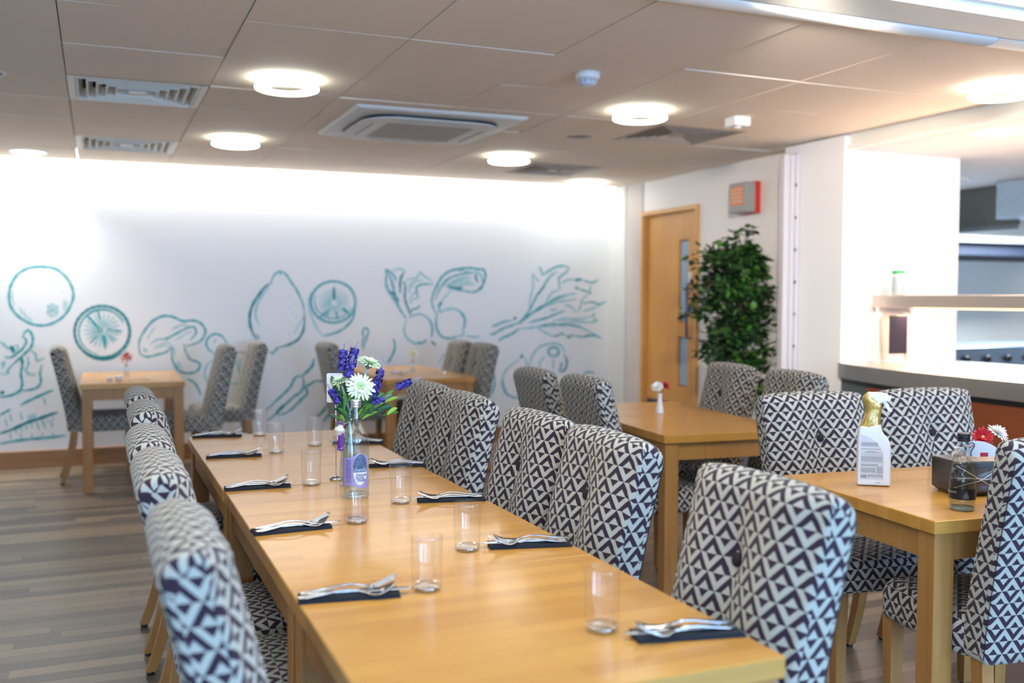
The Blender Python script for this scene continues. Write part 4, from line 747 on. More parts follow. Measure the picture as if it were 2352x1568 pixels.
c_, s_ = math.cos(math.radians(-5)), math.sin(math.radians(-5))
make_table(1.28,.72,(2.067+c_*.64-s_*.36,1.96+s_*.64+c_*.36,0),-5,'wooden table at right holding the spray bottle and film-wrapped caddy',gt)
make_table(.68,1.12,(.225,7.80,0),0,'back wooden table with the red flower against the mural',gt)
make_table(.69,1.35,(2.27,7.55,0),0,'back wooden table with the pale flower, behind the bouquet',gt)
TZ = .75
def tf(x, y, z=TZ): return (x, y, z)

# ---------------------------------------------------------------- tumblers
def tumbler():
    t = empty('drinking_glass', '', 'glass'); R_ = .0315
    m = MB(); m.lathe([(R_-.0012,.006),(R_,.03),(R_+.001,.107),(R_+.0016,.1125),(R_+.0008,.1138),(R_-.0002,.1125),(R_-.0014,.03),(R_-.003,.014)], 40, cap=False); m.build('wall', GLASS, t)
    m = MB(); m.lathe([(.001,0),(R_-.006,0),(R_-.0015,.003),(R_-.0012,.009),(R_-.003,.0135),(R_-.010,.0115),(.001,.0105)], 40); m.build('base', GLASSB, t)
    return t
gl = tumbler()
GP = [(592,1003),]
for i, (x, y, lb) in enumerate((
 (.638,4.290,'empty drinking glass farthest back on the long table, near its far left corner'),
 (.625,3.792,'empty drinking glass beside the second napkin from the far end on the left'),
 (.800,3.920,'empty drinking glass left of the bouquet near the far end of the table'),
 (.620,3.098,'empty drinking glass left of the flower bottle and card stand'),
 (.626,2.530,'empty drinking glass directly in front of the labelled water bottle'),
 (.806,2.728,'empty drinking glass just right of the labelled water bottle'),
 (.799,2.155,'empty drinking glass before the right napkin nearest but one to the camera'),
 (.613,1.890,'empty drinking glass right of the nearest left napkin with cutlery'),
 (.828,1.537,'empty drinking glass nearest the camera, beside the nearest right napkin'))):
    place(gl, i > 0, tf(x,y), random.uniform(0,3), lb, 'drinking glasses on the long table')

# ---------------------------------------------------------------- cutlery (length along +x, head at +x)
def blade(m, st, seg=7):
    # st: (x, halfwidth, z_centre, thickness, cup)
    loops = []
    for x, wv, z, th, cup in st:
        top = [(x, -wv+2*wv*k/seg, z+th/2+cup*((-1+2*k/seg)**2-1)) for k in range(seg+1)]
        bot = [(x, wv-2*wv*k/seg, z-th/2*(.3+.7*(1-(1-2*k/seg)**2))+cup*((1-2*k/seg)**2-1)) for k in range(seg+1)]
        loops.append(top+bot)
    n = len(loops[0]); b = m.add([v for l in loops for v in l])
    for i in range(len(loops)-1):
        for k in range(n): m.face((b+i*n+k, b+(i+1)*n+k, b+(i+1)*n+(k+1)%n, b+i*n+(k+1)%n))
    m.face([b+k for k in range(n)]); m.face([b+(len(loops)-1)*n+n-1-k for k in range(n)])
H0 = .0105
def handle_st(): return [(-.098,.004,H0,.0018,0),(-.095,.0085,H0,.0026,0),(-.080,.0100,H0+.0005,.0030,0),(-.050,.0070,H0+.004,.0034,0),(-.020,.0040,H0+.0085,.0036,0),(0,.0032,H0+.0095,.0036,0),(.020,.0034,H0+.0065,.0034,0)]
def spoon_mesh():
    m = MB(); blade(m, handle_st()+[(.032,.0065,H0+.003,.0028,.002),(.040,.0125,H0+.0015,.0022,.0055),(.050,.0175,H0+.001,.0018,.0075),(.062,.0200,H0+.0025,.0016,.0085),(.075,.0185,H0+.007,.0016,.0075),(.086,.0130,H0+.013,.0016,.005),(.092,.0060,H0+.017,.0014,.002),(.094,.0015,H0+.0185,.0012,0)]); return m
def fork_mesh():
    m = MB(); blade(m, handle_st()+[(.032,.0070,H0+.003,.0026,.001),(.042,.0115,H0+.001,.0022,.0015),(.052,.0122,H0+.002,.0020,.0012)])
    for k in range(4):
        y = -.0097+k*.00647
        vs = []; st = [(.051,.0021,H0+.0015),(.066,.0017,H0+.0065),(.082,.0014,H0+.0135),(.098,.0006,H0+.021)]
        b = m.add([v for x,wv,z in st for v in ((x,y-wv,z-.0009),(x,y+wv,z-.0009),(x,y+wv,z+.0009),(x,y-wv,z+.0009))])
        for i in range(3):
            for q in range(4): m.face((b+i*4+q, b+i*4+(q+1)%4, b+i*4+4+(q+1)%4, b+i*4+4+q))
        m.face([b+12+q for q in range(4)])
    return m
def knife_mesh():
    m = MB(); z = H0
    blade(m, [(-.100,.004,z,.003,0),(-.097,.008,z,.0045,0),(-.060,.0075,z,.0055,0),(-.010,.0058,z,.0055,0),(.004,.0060,z,.0045,0),(.010,.0085,z,.0018,0),(.055,.0100,z,.0016,0),(.085,.0090,z,.0015,0),(.104,.0055,z,.0013,0),(.112,.0015,z,.001,0)], 6); return m
def napkin_mesh():
    m = MB(); m.box(-.100,-.030,0,.100,.030,.0035,bev=.001); m.box(-.099,-.029,.0035,.0985,.0285,.0065,bev=.001); m.box(-.097,-.0285,.0065,.100,.026,.0085,bev=.0008)
    return m
random.seed(5); first = {}
def single(kind, mesh_fn, mat, cat, x, y, z, rz, lb, grp, tilt=0):
    if kind not in first:
        o = mesh_fn().build(kind, mat); first[kind] = o
    else: o = first[kind].copy(); C.objects.link(o)
    o.location = (x,y,z); o.rotation_euler = (tilt,0,rz); tag(o, lb, cat, grp)
SET = []
LP = ('farthest','second farthest','middle','second nearest','nearest')
for side, data in (('left', ((.466,4.325,-18),(.464,3.76,-12),(.455,3.115,-8),(.452,2.515,-3),(.455,1.905,-15))), ('right', ((.975,3.915,159),(.972,3.335,165),(.955,2.71,166),(.954,2.14,166),(.957,1.458,168)))):
    for k, (x, y, a) in enumerate(data):
        a = a+ (6 if side == 'left' else 0); r_ = math.radians(a); w_ = '%s side of the long table, %s setting' % (side, LP[k])
        single('napkin', napkin_mesh, NAVY, 'napkin', x, y, TZ, r_, 'folded navy napkin, '+w_, 'navy napkins on the long table')
        def off(dx, dy): return x+dx*math.cos(r_)-dy*math.sin(r_), y+dx*math.sin(r_)+dy*math.cos(r_)
        j = lambda s: random.uniform(-s, s)
        sg = 1 if side == 'left' else 1
        fx, fy = off(.004+j(.004), .016*sg+j(.002)); single('fork', fork_mesh, CHROME, 'fork', fx, fy, TZ+.0005, r_+math.radians(5+j(3)), 'steel fork on the napkin, '+w_, 'forks on the napkins')
        fx, fy = off(.012+j(.005), .000+j(.002)); single('knife', knife_mesh, CHROME, 'knife', fx, fy, TZ+.0005, r_+math.radians(j(3)), 'steel knife on the napkin, '+w_, 'knives on the napkins')
        fx, fy = off(-.002+j(.004), -.017*sg+j(.002)); single('spoon', spoon_mesh, CHROME, 'spoon', fx, fy, TZ+.0005, r_+math.radians(3+j(3)), 'steel spoon on the napkin, '+w_, 'spoons on the napkins')

# ---------------------------------------------------------------- flowers helpers
def flower_head(m, c, n_dir, R_, npet=22, layers=3, mi=0, cup=.25, wid=.16):
    n_dir = Vector(n_dir).normalized(); c = Vector(c)
    x = n_dir.orthogonal().normalized(); y = n_dir.cross(x)
    for l in range(layers):
        rr = R_*(1-.22*l); n = npet-3*l; lift = cup*(l+.4)*.55
        for k in range(n):
            a = 2*PI*(k+.5*l)/n+random.uniform(-.07,.07); d_ = x*math.cos(a)+y*math.sin(a); s_ = -x*math.sin(a)+y*math.cos(a)
            L_ = rr*random.uniform(.9,1.06); wv = R_*wid; lf = lift+random.uniform(-.04,.06)
            pts = [(.10,.35,.02),(.45,.85,.05),(.8,1.0,.0),(.95,.6,-.02),(1.0,.15,-.03)]
            b = m.add([v for (q,wf,dz) in pts for v in (c+d_*L_*q+s_*wv*wf*.5+n_dir*(R_*(lf*q+dz)+.0), c+d_*L_*q+n_dir*(R_*(lf*q+dz-.035)), c+d_*L_*q-s_*wv*wf*.5+n_dir*(R_*(lf*q+dz)))])
            for i in range(4):
                for q in range(2): m.face((b+i*3+q, b+i*3+q+1, b+i*3+3+q+1, b+i*3+3+q), None, mi)
    return x, y
def leaf_strip(m, p0, p1, p2, wv, mi=0, n=7):
    p0, p1, p2 = Vector(p0), Vector(p1), Vector(p2); vs = []
    for k in range(n+1):
        t = k/n; p = p0*(1-t)**2+p1*2*t*(1-t)+p2*t*t; d_ = ((p1-p0)*(1-t)+(p2-p1)*t).normalized()
        s_ = d_.cross(Vector((.39,.92,.1))).normalized()
        if s_.length < .1: s_ = Vector((1,0,0))
        ww = wv*math.sin(PI*min(1,.08+.92*t))**.75 if t < 1 else 0
        vs += [p+s_*ww, p+d_.cross(s_)*ww*.25, p-s_*ww]
    b = m.add(vs)
    for i in range(n):
        for q in range(2): m.face((b+i*3+q, b+i*3+q+1, b+i*3+3+q+1, b+i*3+3+q), None, mi)
LEAF = [P('leaf_green', (.07,.23,.035), .5), P('leaf_lime', (.26,.46,.05), .5), P('leaf_deep', (.025,.12,.05), .5)]
GERB = [P('gerbera_mint', (.70,.84,.62), .6), P('gerbera_centre', (.45,.68,.32), .6), P('gerbera_under', (.20,.25,.20), .7)]
LAV = [P('lavender_blue', (.035,.030,.30), .6), P('lavender_violet', (.065,.05,.38), .6), P('lavender_dark', (.015,.010,.16), .6), P('lavender_tip', (.42,.38,.60), .7)]
STEMM = P('stem_pale', (.38,.60,.50), .5); STEMD = P('stem_dark', (.06,.17,.08), .6)
mouth = Vector((.731,3.042,.985))

# swing top bottle used as a vase
t = empty('flower_bottle', 'small clear swing-top bottle with purple ribbon holding the bouquet, behind the water bottle', 'bottle', (.731,3.042,TZ))
m = MB(); m.lathe([(.033,.004),(.034,.02),(.033,.06),(.026,.12),(.018,.165),(.013,.195),(.012,.222),(.015,.228),(.015,.236),(.012,.238),(.010,.225),(.011,.195),(.016,.165),(.024,.12),(.031,.06),(.032,.02)], 32, cap=False); m.build('glass_body', thin_glass('vase_glass', (.90,.93,.92), .08, .5), t)
m = MB(); m.lathe([(.001,0),(.028,0),(.033,.004),(.032,.014),(.001,.010)], 32); m.build('glass_foot', GLASSB, t)
m = MB()
sx, sz = -.036, .185
m.lathe([(.001,.014),(.008,.013),(.010,.006),(.014,.004),(.0165,-.001),(.017,-.005),(.014,-.009),(.010,-.013),(.009,-.018),(.001,-.020)], 24, M=Matrix.Translation((sx,-.02,sz)) @ Matrix.Rotation(.25,4,'Y')); st = m.build('stopper', P('ceramic_cream', (.78,.75,.66), .3), t)
m = MB(); m.tube([(.014,0,.215),(.018,-.008,.20),(-.004,-.018,.208),(-.02,-.018,.20),(-.034,-.02,.198)], .0009, 6); m.tube([(-.014,0,.215),(-.022,-.012,.222),(-.03,-.018,.205)], .0009, 6)
m.tube([(sx+.020*math.cos(a), -.02, .150+.028*math.sin(a)) for a in [2*PI*k/20 for k in range(21)]], .0009, 6)
m.lathe([(.0155,.209),(.0165,.212),(.0155,.215)], 20, cap=False); m.build('wire_bail', CHROME, t)
RB = P('purple_ribbon', (.17,.045,.34), .45); m = MB()
vs = []; N = 18
for k in range(N+1):
    a = PI*(.1+1.75*k/N); vs += [(-.042+.017*math.cos(a), -.018+.004*math.sin(a)-.006*k/N, .222+.015*math.sin(a)-.0035*0), (-.042+.017*math.cos(a), -.010-.006*k/N, .222+.015*math.sin(a))]
vs2 = [(x-.0,y-.004,z) if i%2==0 else (x,y+.004,z) for i,(x,y,z) in enumerate(vs)]
b = m.add(vs2)
for k in range(N): m.face((b+2*k, b+2*k+1, b+2*k+3, b+2*k+2))
for x_, z_, tw in ((-.040,.118,.006),(-.030,.115,.0075)):
    vs = []
    for k in range(9):
        q = k/8; z = .205-(.205-z_)*q; xx = -.030+(x_+.030)*q; vs += [(xx-tw, -.022, z),(xx+tw, -.018-.003*math.sin(q*6), z)]
    b = m.add(vs)
    for k in range(8): m.face((b+2*k, b+2*k+1, b+2*k+3, b+2*k+2))
m.build('ribbon', RB, t)
# gerberas
random.seed(21)
gprof = 0
for i, (c, nd, R_, lb) in enumerate((((.791,3.025,1.138),(.30,-.28,.92),.044,'pale green artificial gerbera, the highest one, tilted upward'),
   ((.744,2.950,1.072),(-.05,-.90,.44),.047,'pale green artificial gerbera facing the camera at the middle of the bouquet'),
   ((.697,3.02,1.085),(-.35,-.10,.95),.036,'pale green artificial gerbera seen from its side, left one by the white card'))):
    t = empty('artificial_gerbera', lb, 'flower', c, 0, 'gerberas in the bouquet'); C0 = Vector(c); nd = Vector(nd).normalized()
    m = MB(); flower_head(m, (0,0,0), nd, R_, 24, 3, 0, .28 if i != 1 else .20); m.build('petals', GERB[0], t)
    m = MB(); flower_head(m, nd*R_*.10, nd, R_*.42, 18, 2, 0, .5, .12); m.build('flower_centre', GERB[1], t)
    m = MB(); rot = nd.to_track_quat('Z','Y').to_matrix().to_4x4()
    m.lathe([(.003,-R_*.42),(R_*.16,-R_*.34),(R_*.38,-R_*.12),(R_*.42,-.0005)], 18, M=rot); m.build('calyx', GERB[2], t)
    p1 = -nd*R_*.4; p3 = mouth-C0+Vector((.003*(i-1),0,-.10)); md = mouth-C0
    m = MB(); m.tube([p1, p1.lerp(md,.5)+(-nd)*.008, md, p3], .0036, 8); m.build('stem', STEMM, t)
# lavender
for i, (a, b_, tip, sz, lb) in enumerate((
   ((.712,3.057,1.117),(.716,3.058,1.180),(.722,3.058,1.206),.0165,'blue lavender sprig, tallest at the top left of the bouquet'),
   ((.742,3.066,1.130),(.755,3.064,1.183),(.763,3.062,1.207),.0165,'blue lavender sprig at the top, right of the tallest one'),
   ((.720,3.009,1.098),(.727,3.008,1.142),(.736,3.006,1.166),.0165,'blue lavender sprig in the centre above the front gerbera'),
   ((.800,3.013,1.035),(.826,3.010,1.120),(.834,3.008,1.156),.0150,'long dark blue lavender sprig right of the gerberas'),
   ((.872,2.988,1.064),(.912,2.972,1.082),(.940,2.960,1.094),.0120,'blue lavender sprig sticking out sideways to the far right'),
   ((.688,3.001,1.020),(.664,3.010,1.060),(.652,3.016,1.082),.0130,'blue lavender sprig low on the left before the white card'),
   ((.790,2.973,1.018),(.818,2.962,1.030),(.843,2.955,1.045),.0115,'violet lavender sprig low on the right among the leaves'))):
    t = empty('lavender_sprig', lb, 'flower', a, 0, 'lavender sprigs in the bouquet'); A0 = Vector(a); Bv, Tv = Vector(b_)-A0, Vector(tip)-A0
    m = MB(); random.seed(40+i); nn = int(26*((Bv.length)/.06+.4))
    ax = Bv.normalized(); ox = ax.orthogonal().normalized(); oy = ax.cross(ox)
    for k in range(int(nn*3.4)):
        q = random.random(); an = random.uniform(0,2*PI); rr = sz*1.15*random.uniform(.35,1)*(1-.25*q)
        c = Bv*q+(ox*math.cos(an)+oy*math.sin(an))*rr; nd = ((ox*math.cos(an)+oy*math.sin(an))+ax*random.uniform(-.2,.8)).normalized()
        x = nd.orthogonal().normalized(); y = nd.cross(x); pr_ = random.uniform(.0046,.0064); mi = random.choice((0,0,1,1,2)) if i not in (3,) else random.choice((0,2,2,2,1))
        a0 = random.uniform(0,6)
        for p_ in range(5):
            aa = a0+2*PI*p_/5; d_ = x*math.cos(aa)+y*math.sin(aa); s2 = -x*math.sin(aa)+y*math.cos(aa)
            b = m.add([c, c+d_*pr_*.6+s2*pr_*.42+nd*.0008, c+d_*pr_*1.1+nd*.0004, c+d_*pr_*.6-s2*pr_*.42+nd*.0008]); m.face((b,b+1,b+2,b+3), None, mi)
    m.build('blossoms', LAV[:3], t)
    m = MB()
    for k in range(22):
        q = (k+.5)/22; an = k*2.4; c = Bv.lerp(Tv, q)+(ox*math.cos(an)+oy*math.sin(an))*.006*(1-.7*q)
        m.tube([Bv.lerp(Tv,max(0,q-.15)), c], .0004, 4); m.lathe([(.0,-.0016),(.0014,0),(.0,.0016)], 6, c=tuple(c), cap=False)
    m.build('bud_tip', LAV[3], t)
    m = MB(); md = mouth-A0
    m.tube([Tv, Bv, Vector((0,0,0)), md.lerp(Vector((0,0,0)),.5)+Vector((0,0,-.004)), md, md+Vector((0,0,-.11))], [.0006,.0009,.0013,.0013,.0013,.0013], 6); m.build('stem', STEMD, t)
# leaves
t = empty('leaf_sprays', 'green artificial leaves around the mouth of the flower bottle', 'foliage', tuple(mouth))
random.seed(9); rv = Vector(_r)
sprays = []; random.seed(15)
for (ax_, az_, rx_, rz_, n_) in ((.098,.038,.055,.034,30),(-.034,.044,.040,.050,24),(.012,.060,.035,.050,22),(-.05,.085,.018,.040,6)):
    for k in range(n_): sprays.append((ax_+random.uniform(-rx_,rx_), az_+random.uniform(-rz_,rz_), random.choice((0,0,1,2,2))))
groups = [MB(), MB(), MB(), MB()]
for k, (dx, dz, mi) in enumerate(sprays):
    gi = 0 if k < 30 else 1 if k < 54 else 2 if k < 76 else 3
    yv = random.uniform(-.05,.04); tip = rv*dx+Vector((0,yv,dz)); L_ = random.uniform(.035,.058)
    dirn = (tip-Vector((0,yv*.3,-.035))).normalized(); dirn = (dirn+Vector((random.uniform(-.35,.35),random.uniform(-.3,.3),random.uniform(-.15,.35)))).normalized()
    base = tip-dirn*L_; mid = base.lerp(tip,.55)+Vector((0,0,random.uniform(.001,.009)))
    leaf_strip(groups[gi], base, mid, tip+Vector((0,0,-.003)), random.uniform(.0042,.0066), mi)
    groups[gi].tube([base, base*.5+Vector((0,0,.002)), Vector((0,0,-.004))], .0006, 4, mi=2)
m = MB()
for k in range(9): m.tube([(0,0,-.10),(0,0,0),tuple(rv*sprays[k*3][0]*.7+Vector((0,0,sprays[k*3][1]*.7)))], .0011, 5)
m.build('stems', STEMD, t)
for g in groups: g.build('leaf_cluster', LEAF, t)

# card stand
t = empty('table_card_stand', 'white rounded card on a thin metal stand behind the bouquet', 'card stand', (.715,3.165,TZ))
m = MB(); m.lathe([(.0225,0),(.023,.003),(.018,.008),(.004,.012),(.001,.013)], 28); m.build('weighted_base', CHROME, t)
m = MB(); m.tube([(0,0,.01),(.0,0,.27)], .0016, 8); m.tube([(-.012,0,.268),(-.012,0,.255),(.012,0,.255),(.012,0,.268)], .0016, 6); m.build('rod', CHROME, t)
m = MB(); Mx = Matrix.Translation((.018,-.004,.301)) @ Matrix.Rotation(math.radians(-YAW),4,'Z') @ Matrix.Rotation(PI/2,4,'X')
m.prism(rsq(.048,.006), -.0008, .0008, M=Mx)
m.build('card', P('white_card', (.80,.80,.80), .5), t)
m = MB(); m.prism([(.006,-.012),(.034,-.012),(.034,.010),(.006,.010)], .0008, .0011, M=Mx); m.build('card_print', BLACK, t)

# ---------------------------------------------------------------- labelled water bottle
wx, wy = .705, 2.856
t = empty('water_bottle', 'clear glass water bottle with a lilac label and silver cap, centre of the long table', 'bottle', (wx,wy,TZ))
BR = .0390
prof = [(.034,.002),(BR-.001,.006),(BR,.012),(BR,.168),(BR-.001,.182),(BR-.006,.196),(.025,.212),(.0185,.224),(.0155,.236),(.0145,.245),(.0135,.266),(.0125,.272)]
m = MB(); m.lathe(prof, 44, cap=False); m.build('glass_body', thin_glass('bottle_glass', (.95,.97,.97), .085, 1.2), t)
m = MB(); m.lathe([(.001,.006),(.02,.004),(.034,.0),(BR-.001,.004),(BR-.001,.014),(.034,.012),(.001,.016)], 40); m.build('glass_foot', GLASSB, t)
m = MB(); m.lathe([(.001,.017)]+[(r-.0022,z) for r,z in prof[2:9]]+[(.0125,.247),(.001,.247)], 36); m.build('water', thin_glass('water_fill', (.90,.94,.95), .03, .25), t)
m = MB(); m.lathe([(.0150,.270),(.0155,.272),(.0155,.275),(.0148,.2765),(.0155,.278),(.0155,.284),(.0148,.2855),(.0155,.287),(.0150,.2925),(.0135,.2935),(.001,.2938)], 32); m.build('screw_cap', P('silver_cap', (.72,.72,.74), .28, 1), t)
AC = math.atan2(-wy, -wx)+.12     # toward the front face
def wrap(name, outline, mat, r, n=1, parent=t):
    # outline in label coordinates (arc metres, height), fan of quads per column
    m = MB(); cols = []
    for (u, z0_, z1_) in outline:
        a = AC+u/r; cols += [(r*math.cos(a), r*math.sin(a), z0_), (r*math.cos(a), r*math.sin(a), z1_)]
    b = m.add(cols)
    for k in range(len(outline)-1): m.face((b+2*k, b+2*k+2, b+2*k+3, b+2*k+1))
    return m.build(name, mat, parent)
LI = P('label_lilac', (.30,.27,.62), .5)
ol = []
for k in range(41):
    u = -.062+.1*k/40; top = .124+.014*math.exp(-((u-.008)/.020)**2)+.0*u; bot = .040+.006*math.cos((u+.01)*60)-.008*math.exp(-((u-.008)/.02)**2)
    ol.append((u, bot, top))
wrap('paper_label', ol, LI, BR+.0003)
def oval(a_, b_, c0, z0_, n=30):
    return [(c0+a_*-math.cos(PI*k/n), z0_-b_*math.sin(PI*k/n), z0_+b_*math.sin(PI*k/n)) for k in range(n+1)]
OC, OZ = .009, .090
wrap('oval_rim', oval(.0245,.048,OC,OZ), P('label_silver', (.50,.45,.48), .3, .6), BR+.0006)
wrap('oval_scene', [(u, max(a,OZ-.008), b) for u,a,b in oval(.0228,.0455,OC,OZ)], P('label_slate', (.075,.12,.24), .4, noise=.9, nscale=160), BR+.0008)
wrap('oval_panel', [(u, a, min(b,OZ-.008)) for u,a,b in oval(.0228,.0455,OC,OZ)], P('label_white', (.66,.70,.80), .5), BR+.0008)
INK = P('label_ink', (.06,.05,.20), .5)
for s_, z_, u_, sz in (('Natural',OZ-.0195,.012,.0125),('Spring',OZ-.0275,.007,.0125),('Water',OZ-.0355,.013,.0125)):
    text_mesh(s_, sz, INK, 'label_text', t, None, None, bend=(BR+.0009, AC+(u_)/(BR), z_), squash=.82)
text_mesh('Unwelda', .017, P('label_pale_blue', (.45,.55,.75), .5), 'label_text', t, None, None, bend=(BR+.0010, AC+.008/BR, OZ-.006), squash=.72)
m = MB(); random.seed(2)
for row in range(15):
    z = .052+row*.0046; u = -.036
    while u < -.019:
        w2 = random.uniform(.001,.004); e = min(u+w2,-.019)
        a0, a1 = AC+u/BR, AC+e/BR; r = BR+.0006
        b = m.add([(r*math.cos(a0),r*math.sin(a0),z),(r*math.cos(a1),r*math.sin(a1),z),(r*math.cos(a1),r*math.sin(a1),z+.0022),(r*math.cos(a0),r*math.sin(a0),z+.0022)]); m.face((b,b+1,b+2,b+3))
        u = e+random.uniform(.0006,.0016)
m.build('small_print', INK, t)

# ---------------------------------------------------------------- right front table
def P3(x, y): return (x, y, TZ)
T = empty('spray_bottle', 'white trigger spray bottle with gold tape around its neck, on the right table', 'spray bottle', (2.285,2.425,TZ), math.radians(-23-13))
# outline in local x (width) / z, extruded in y
def body_out():
    pts = [(-.046,.002),(-.048,.006),(-.0475,.150),(-.0455,.176),(-.041,.190),(.020,.196),(.0235,.180),(.030,.168),(.040,.157),(.047,.144),(.051,.128),(.052,.108),(.052,.006),(.050,.002)]
    return pts
m = MB(); o_ = body_out(); cxm, czm = .002, .10
def shrink(pts, d):
    n = len(pts); out = []
    for i in range(n):
        a, b, c = Vector(pts[i-1]), Vector(pts[i]), Vector(pts[(i+1)%n]); t1 = (b-a).normalized(); t2 = (c-b).normalized(); nv = Vector((-(t1.y+t2.y), t1.x+t2.x)); nv = nv.normalized() if nv.length > 0 else nv
        out.append((b.x-nv.x*-d*-1*-1, b.y+nv.y*d*-1*-1) if False else (b.x-nv.x*d*(1), b.y-nv.y*d*(1)))
    return out
# orientation: outline is listed so that the inside lies to the right of travel
ins = lambda d: shrink(o_, d)
loops = [(.006,-.024),(.002,-.0222),(0,-.0185),(0,.0185),(.002,.0222),(.006,.024)]
loft(m, [[(x, y, z) for x, z in ins(d)] for d, y in loops], smooth=False)
m.build('body', P('spray_white', (.80,.82,.85), .35), T)
PAP = P('spray_label', (.63,.65,.68), .5); m = MB()
lp = [(-.041,.022),(.030,.022),(.030,.085),(.0285,.103),(.022,.122),(.008,.140),(-.012,.156),(-.041,.166)]
m.prism([(x, z) for x, z in lp], .0242, .0246, M=Matrix.Rotation(PI/2,4,'X')); lb_ = m.build('back_label', PAP, T)
GINK = P('label_grey_ink', (.16,.17,.20), .6); m = MB(); random.seed(8)
def txt_lines(x0, x1, z0, z1, step, h=.0011):
    z = z1
    while z > z0:
        x = x0
        while x < x1:
            e = min(x1, x+random.uniform(.002,.007)); m.box(x,-.0249,z,e,-.0246,z+h); x = e+.0008
        z -= step
txt_lines(-.038,.012,.128,.139,.0025); txt_lines(-.038,.019,.117,.119,.0025); txt_lines(-.030,.022,.105,.107,.0025); txt_lines(-.038,.026,.080,.095,.0028); txt_lines(-.038,.012,.062,.070,.0027); txt_lines(-.038,.006,.044,.058,.0027); txt_lines(.010,.027,.040,.062,.0025); txt_lines(-.018,.027,.028,.037,.0025, .0009)
for z in (.101,.078): m.box(-.038,-.0249,z,.028,-.0246,z+.0005)
x = -.038
while x < -.021: e = x+random.choice((.0005,.0009,.0013)); m.box(x,-.0249,.026,e,-.0246,.037); x = e+random.choice((.0005,.0008))
m.build('label_print', GINK, T)
RX = (PI/2,0,0)
text_mesh('HOW TO USE', .0042, BLACK, 'label_heading', T, (-.008,-.0248,.1105), RX)
text_mesh('SEP 2024', .0042, GINK, 'date_code', T, (.014,-.0243,.0105), RX)
m = MB(); GT = P('gold_tape', (.50,.32,.07), .25, .35, noise=.35, nscale=60, bump=1.0, coat=.6)
cs = [(.186,-.042,.021,.0225),(.192,-.041,.019,.0222),(.205,-.035,.020,.0195),(.222,-.029,.021,.0165),(.240,-.026,.023,.0155),(.255,-.028,.025,.0160),(.268,-.034,.022,.0165),(.280,-.036,.004,.0165),(.291,-.030,-.006,.0155),(.296,-.022,-.010,.0140)]
random.seed(4); lps = []
for z, xa, xb, hy in cs:
    cx_, rx_ = (xa+xb)/2, (xb-xa)/2; l = []
    for k in range(22):
        a = 2*PI*k/22; c2, s2 = math.cos(a), math.sin(a); j = 1+random.uniform(-.05,.05)
        l.append((cx_+rx_*j*(abs(c2)**.7)*(1 if c2 > 0 else -1), hy*j*(abs(s2)**.7)*(1 if s2 > 0 else -1), z+random.uniform(-.001,.001)))
    lps.append(l)
loft(m, lps, smooth=True); m.build('gold_tape', GT, T)
WP = P('trigger_white', (.80,.83,.87), .35)
m = MB(); hd = [(-.020,.276),(.012,.262),(.022,.268),(.030,.272),(.045,.272),(.050,.278),(.050,.286),(.040,.294),(.020,.298),(-.018,.2985)]
loft(m, [[(x,y,z) for x,z in [(px_*(1 if abs(y) < .013 else .98), pz) for px_, pz in hd]] for y in (-.0145,-.010,.010,.0145)][::-1]); m.build('spray_head', WP, T)
m = MB(); loft(m, [[(x,y,z) for x,z in ((.024,.272),(.036,.272),(.044,.262),(.050,.248),(.056,.240),(.052,.238),(.042,.243),(.034,.254))] for y in (.007,-.007)]); m.build('trigger', WP, T)

# textured half-full water bottle
t = empty('water_bottle', 'small textured glass water bottle with black label and black cap, right table', 'bottle', (2.254,2.042,TZ))
prof = [(.028,.002),(.032,.006),(.0355,.030),(.0360,.050),(.0358,.085),(.034,.100),(.029,.125),(.0225,.150),(.018,.170),(.0160,.188),(.0150,.198)]
m = MB(); N = 48
rings = []
for i in range(60):
    z = .004+.192*i/59; k = 0
    while k < len(prof)-2 and prof[k+1][1] < z: k += 1
    q = (z-prof[k][1])/(prof[k+1][1]-prof[k][1]); r = prof[k][0]+(prof[k+1][0]-prof[k][0])*max(0,min(1,q))
    amp = .0011 if (.092 < z < .165) else .0008 if z < .032 else 0
    rings.append([((r+amp*(math.sin(16*(2*PI*j/N)/2+z*260)+math.sin(16*(2*PI*j/N)/2-z*260))*.5)*math.cos(2*PI*j/N), (r+amp*(math.sin(8*(2*PI*j/N)+z*260)+math.sin(8*(2*PI*j/N)-z*260))*.5)*math.sin(2*PI*j/N), z) for j in range(N)])
loft(m, rings, smooth=True, cap=False); m.build('glass_body', thin_glass('cut_bottle_glass', (.86,.88,.87), .10, .6, .04), t)
m = MB(); m.lathe([(.001,.006),(.02,.002),(.028,0),(.032,.004),(.032,.010),(.001,.012)], 36); m.build('glass_foot', P('green_glass_foot', (.45,.52,.46), .1, trans=.6), t)
m = MB(); m.lathe([(.001,.0125),(.0295,.0125),(.0335,.030),(.0340,.050),(.0338,.085),(.0330,.095),(.001,.0952)], 36); m.build('water', thin_glass('water_fill_grey', (.84,.86,.84), .05, .3), t)
m = MB(); m.lathe([(.0166,.196),(.0172,.198),(.0172,.2015),(.0164,.203),(.0172,.2045),(.0172,.209),(.0164,.2105),(.0172,.212),(.0165,.217),(.014,.2185),(.001,.2188)], 30); m.build('screw_cap', BLACK, t)
ac = math.atan2(-2.062,-2.268); r = .0362
m = MB(); n = 26; b = m.add([v for k in range(n+1) for v in ((r*math.cos(ac-1.75+3.5*k/n), r*math.sin(ac-1.75+3.5*k/n), .034), (r*math.cos(ac-1.75+3.5*k/n), r*math.sin(ac-1.75+3.5*k/n), .064))])
for k in range(n): m.face((b+2*k,b+2*k+2,b+2*k+3,b+2*k+1))
m.build('black_label', BLACK, t)
GW = P('label_grey_print', (.40,.36,.33), .5)
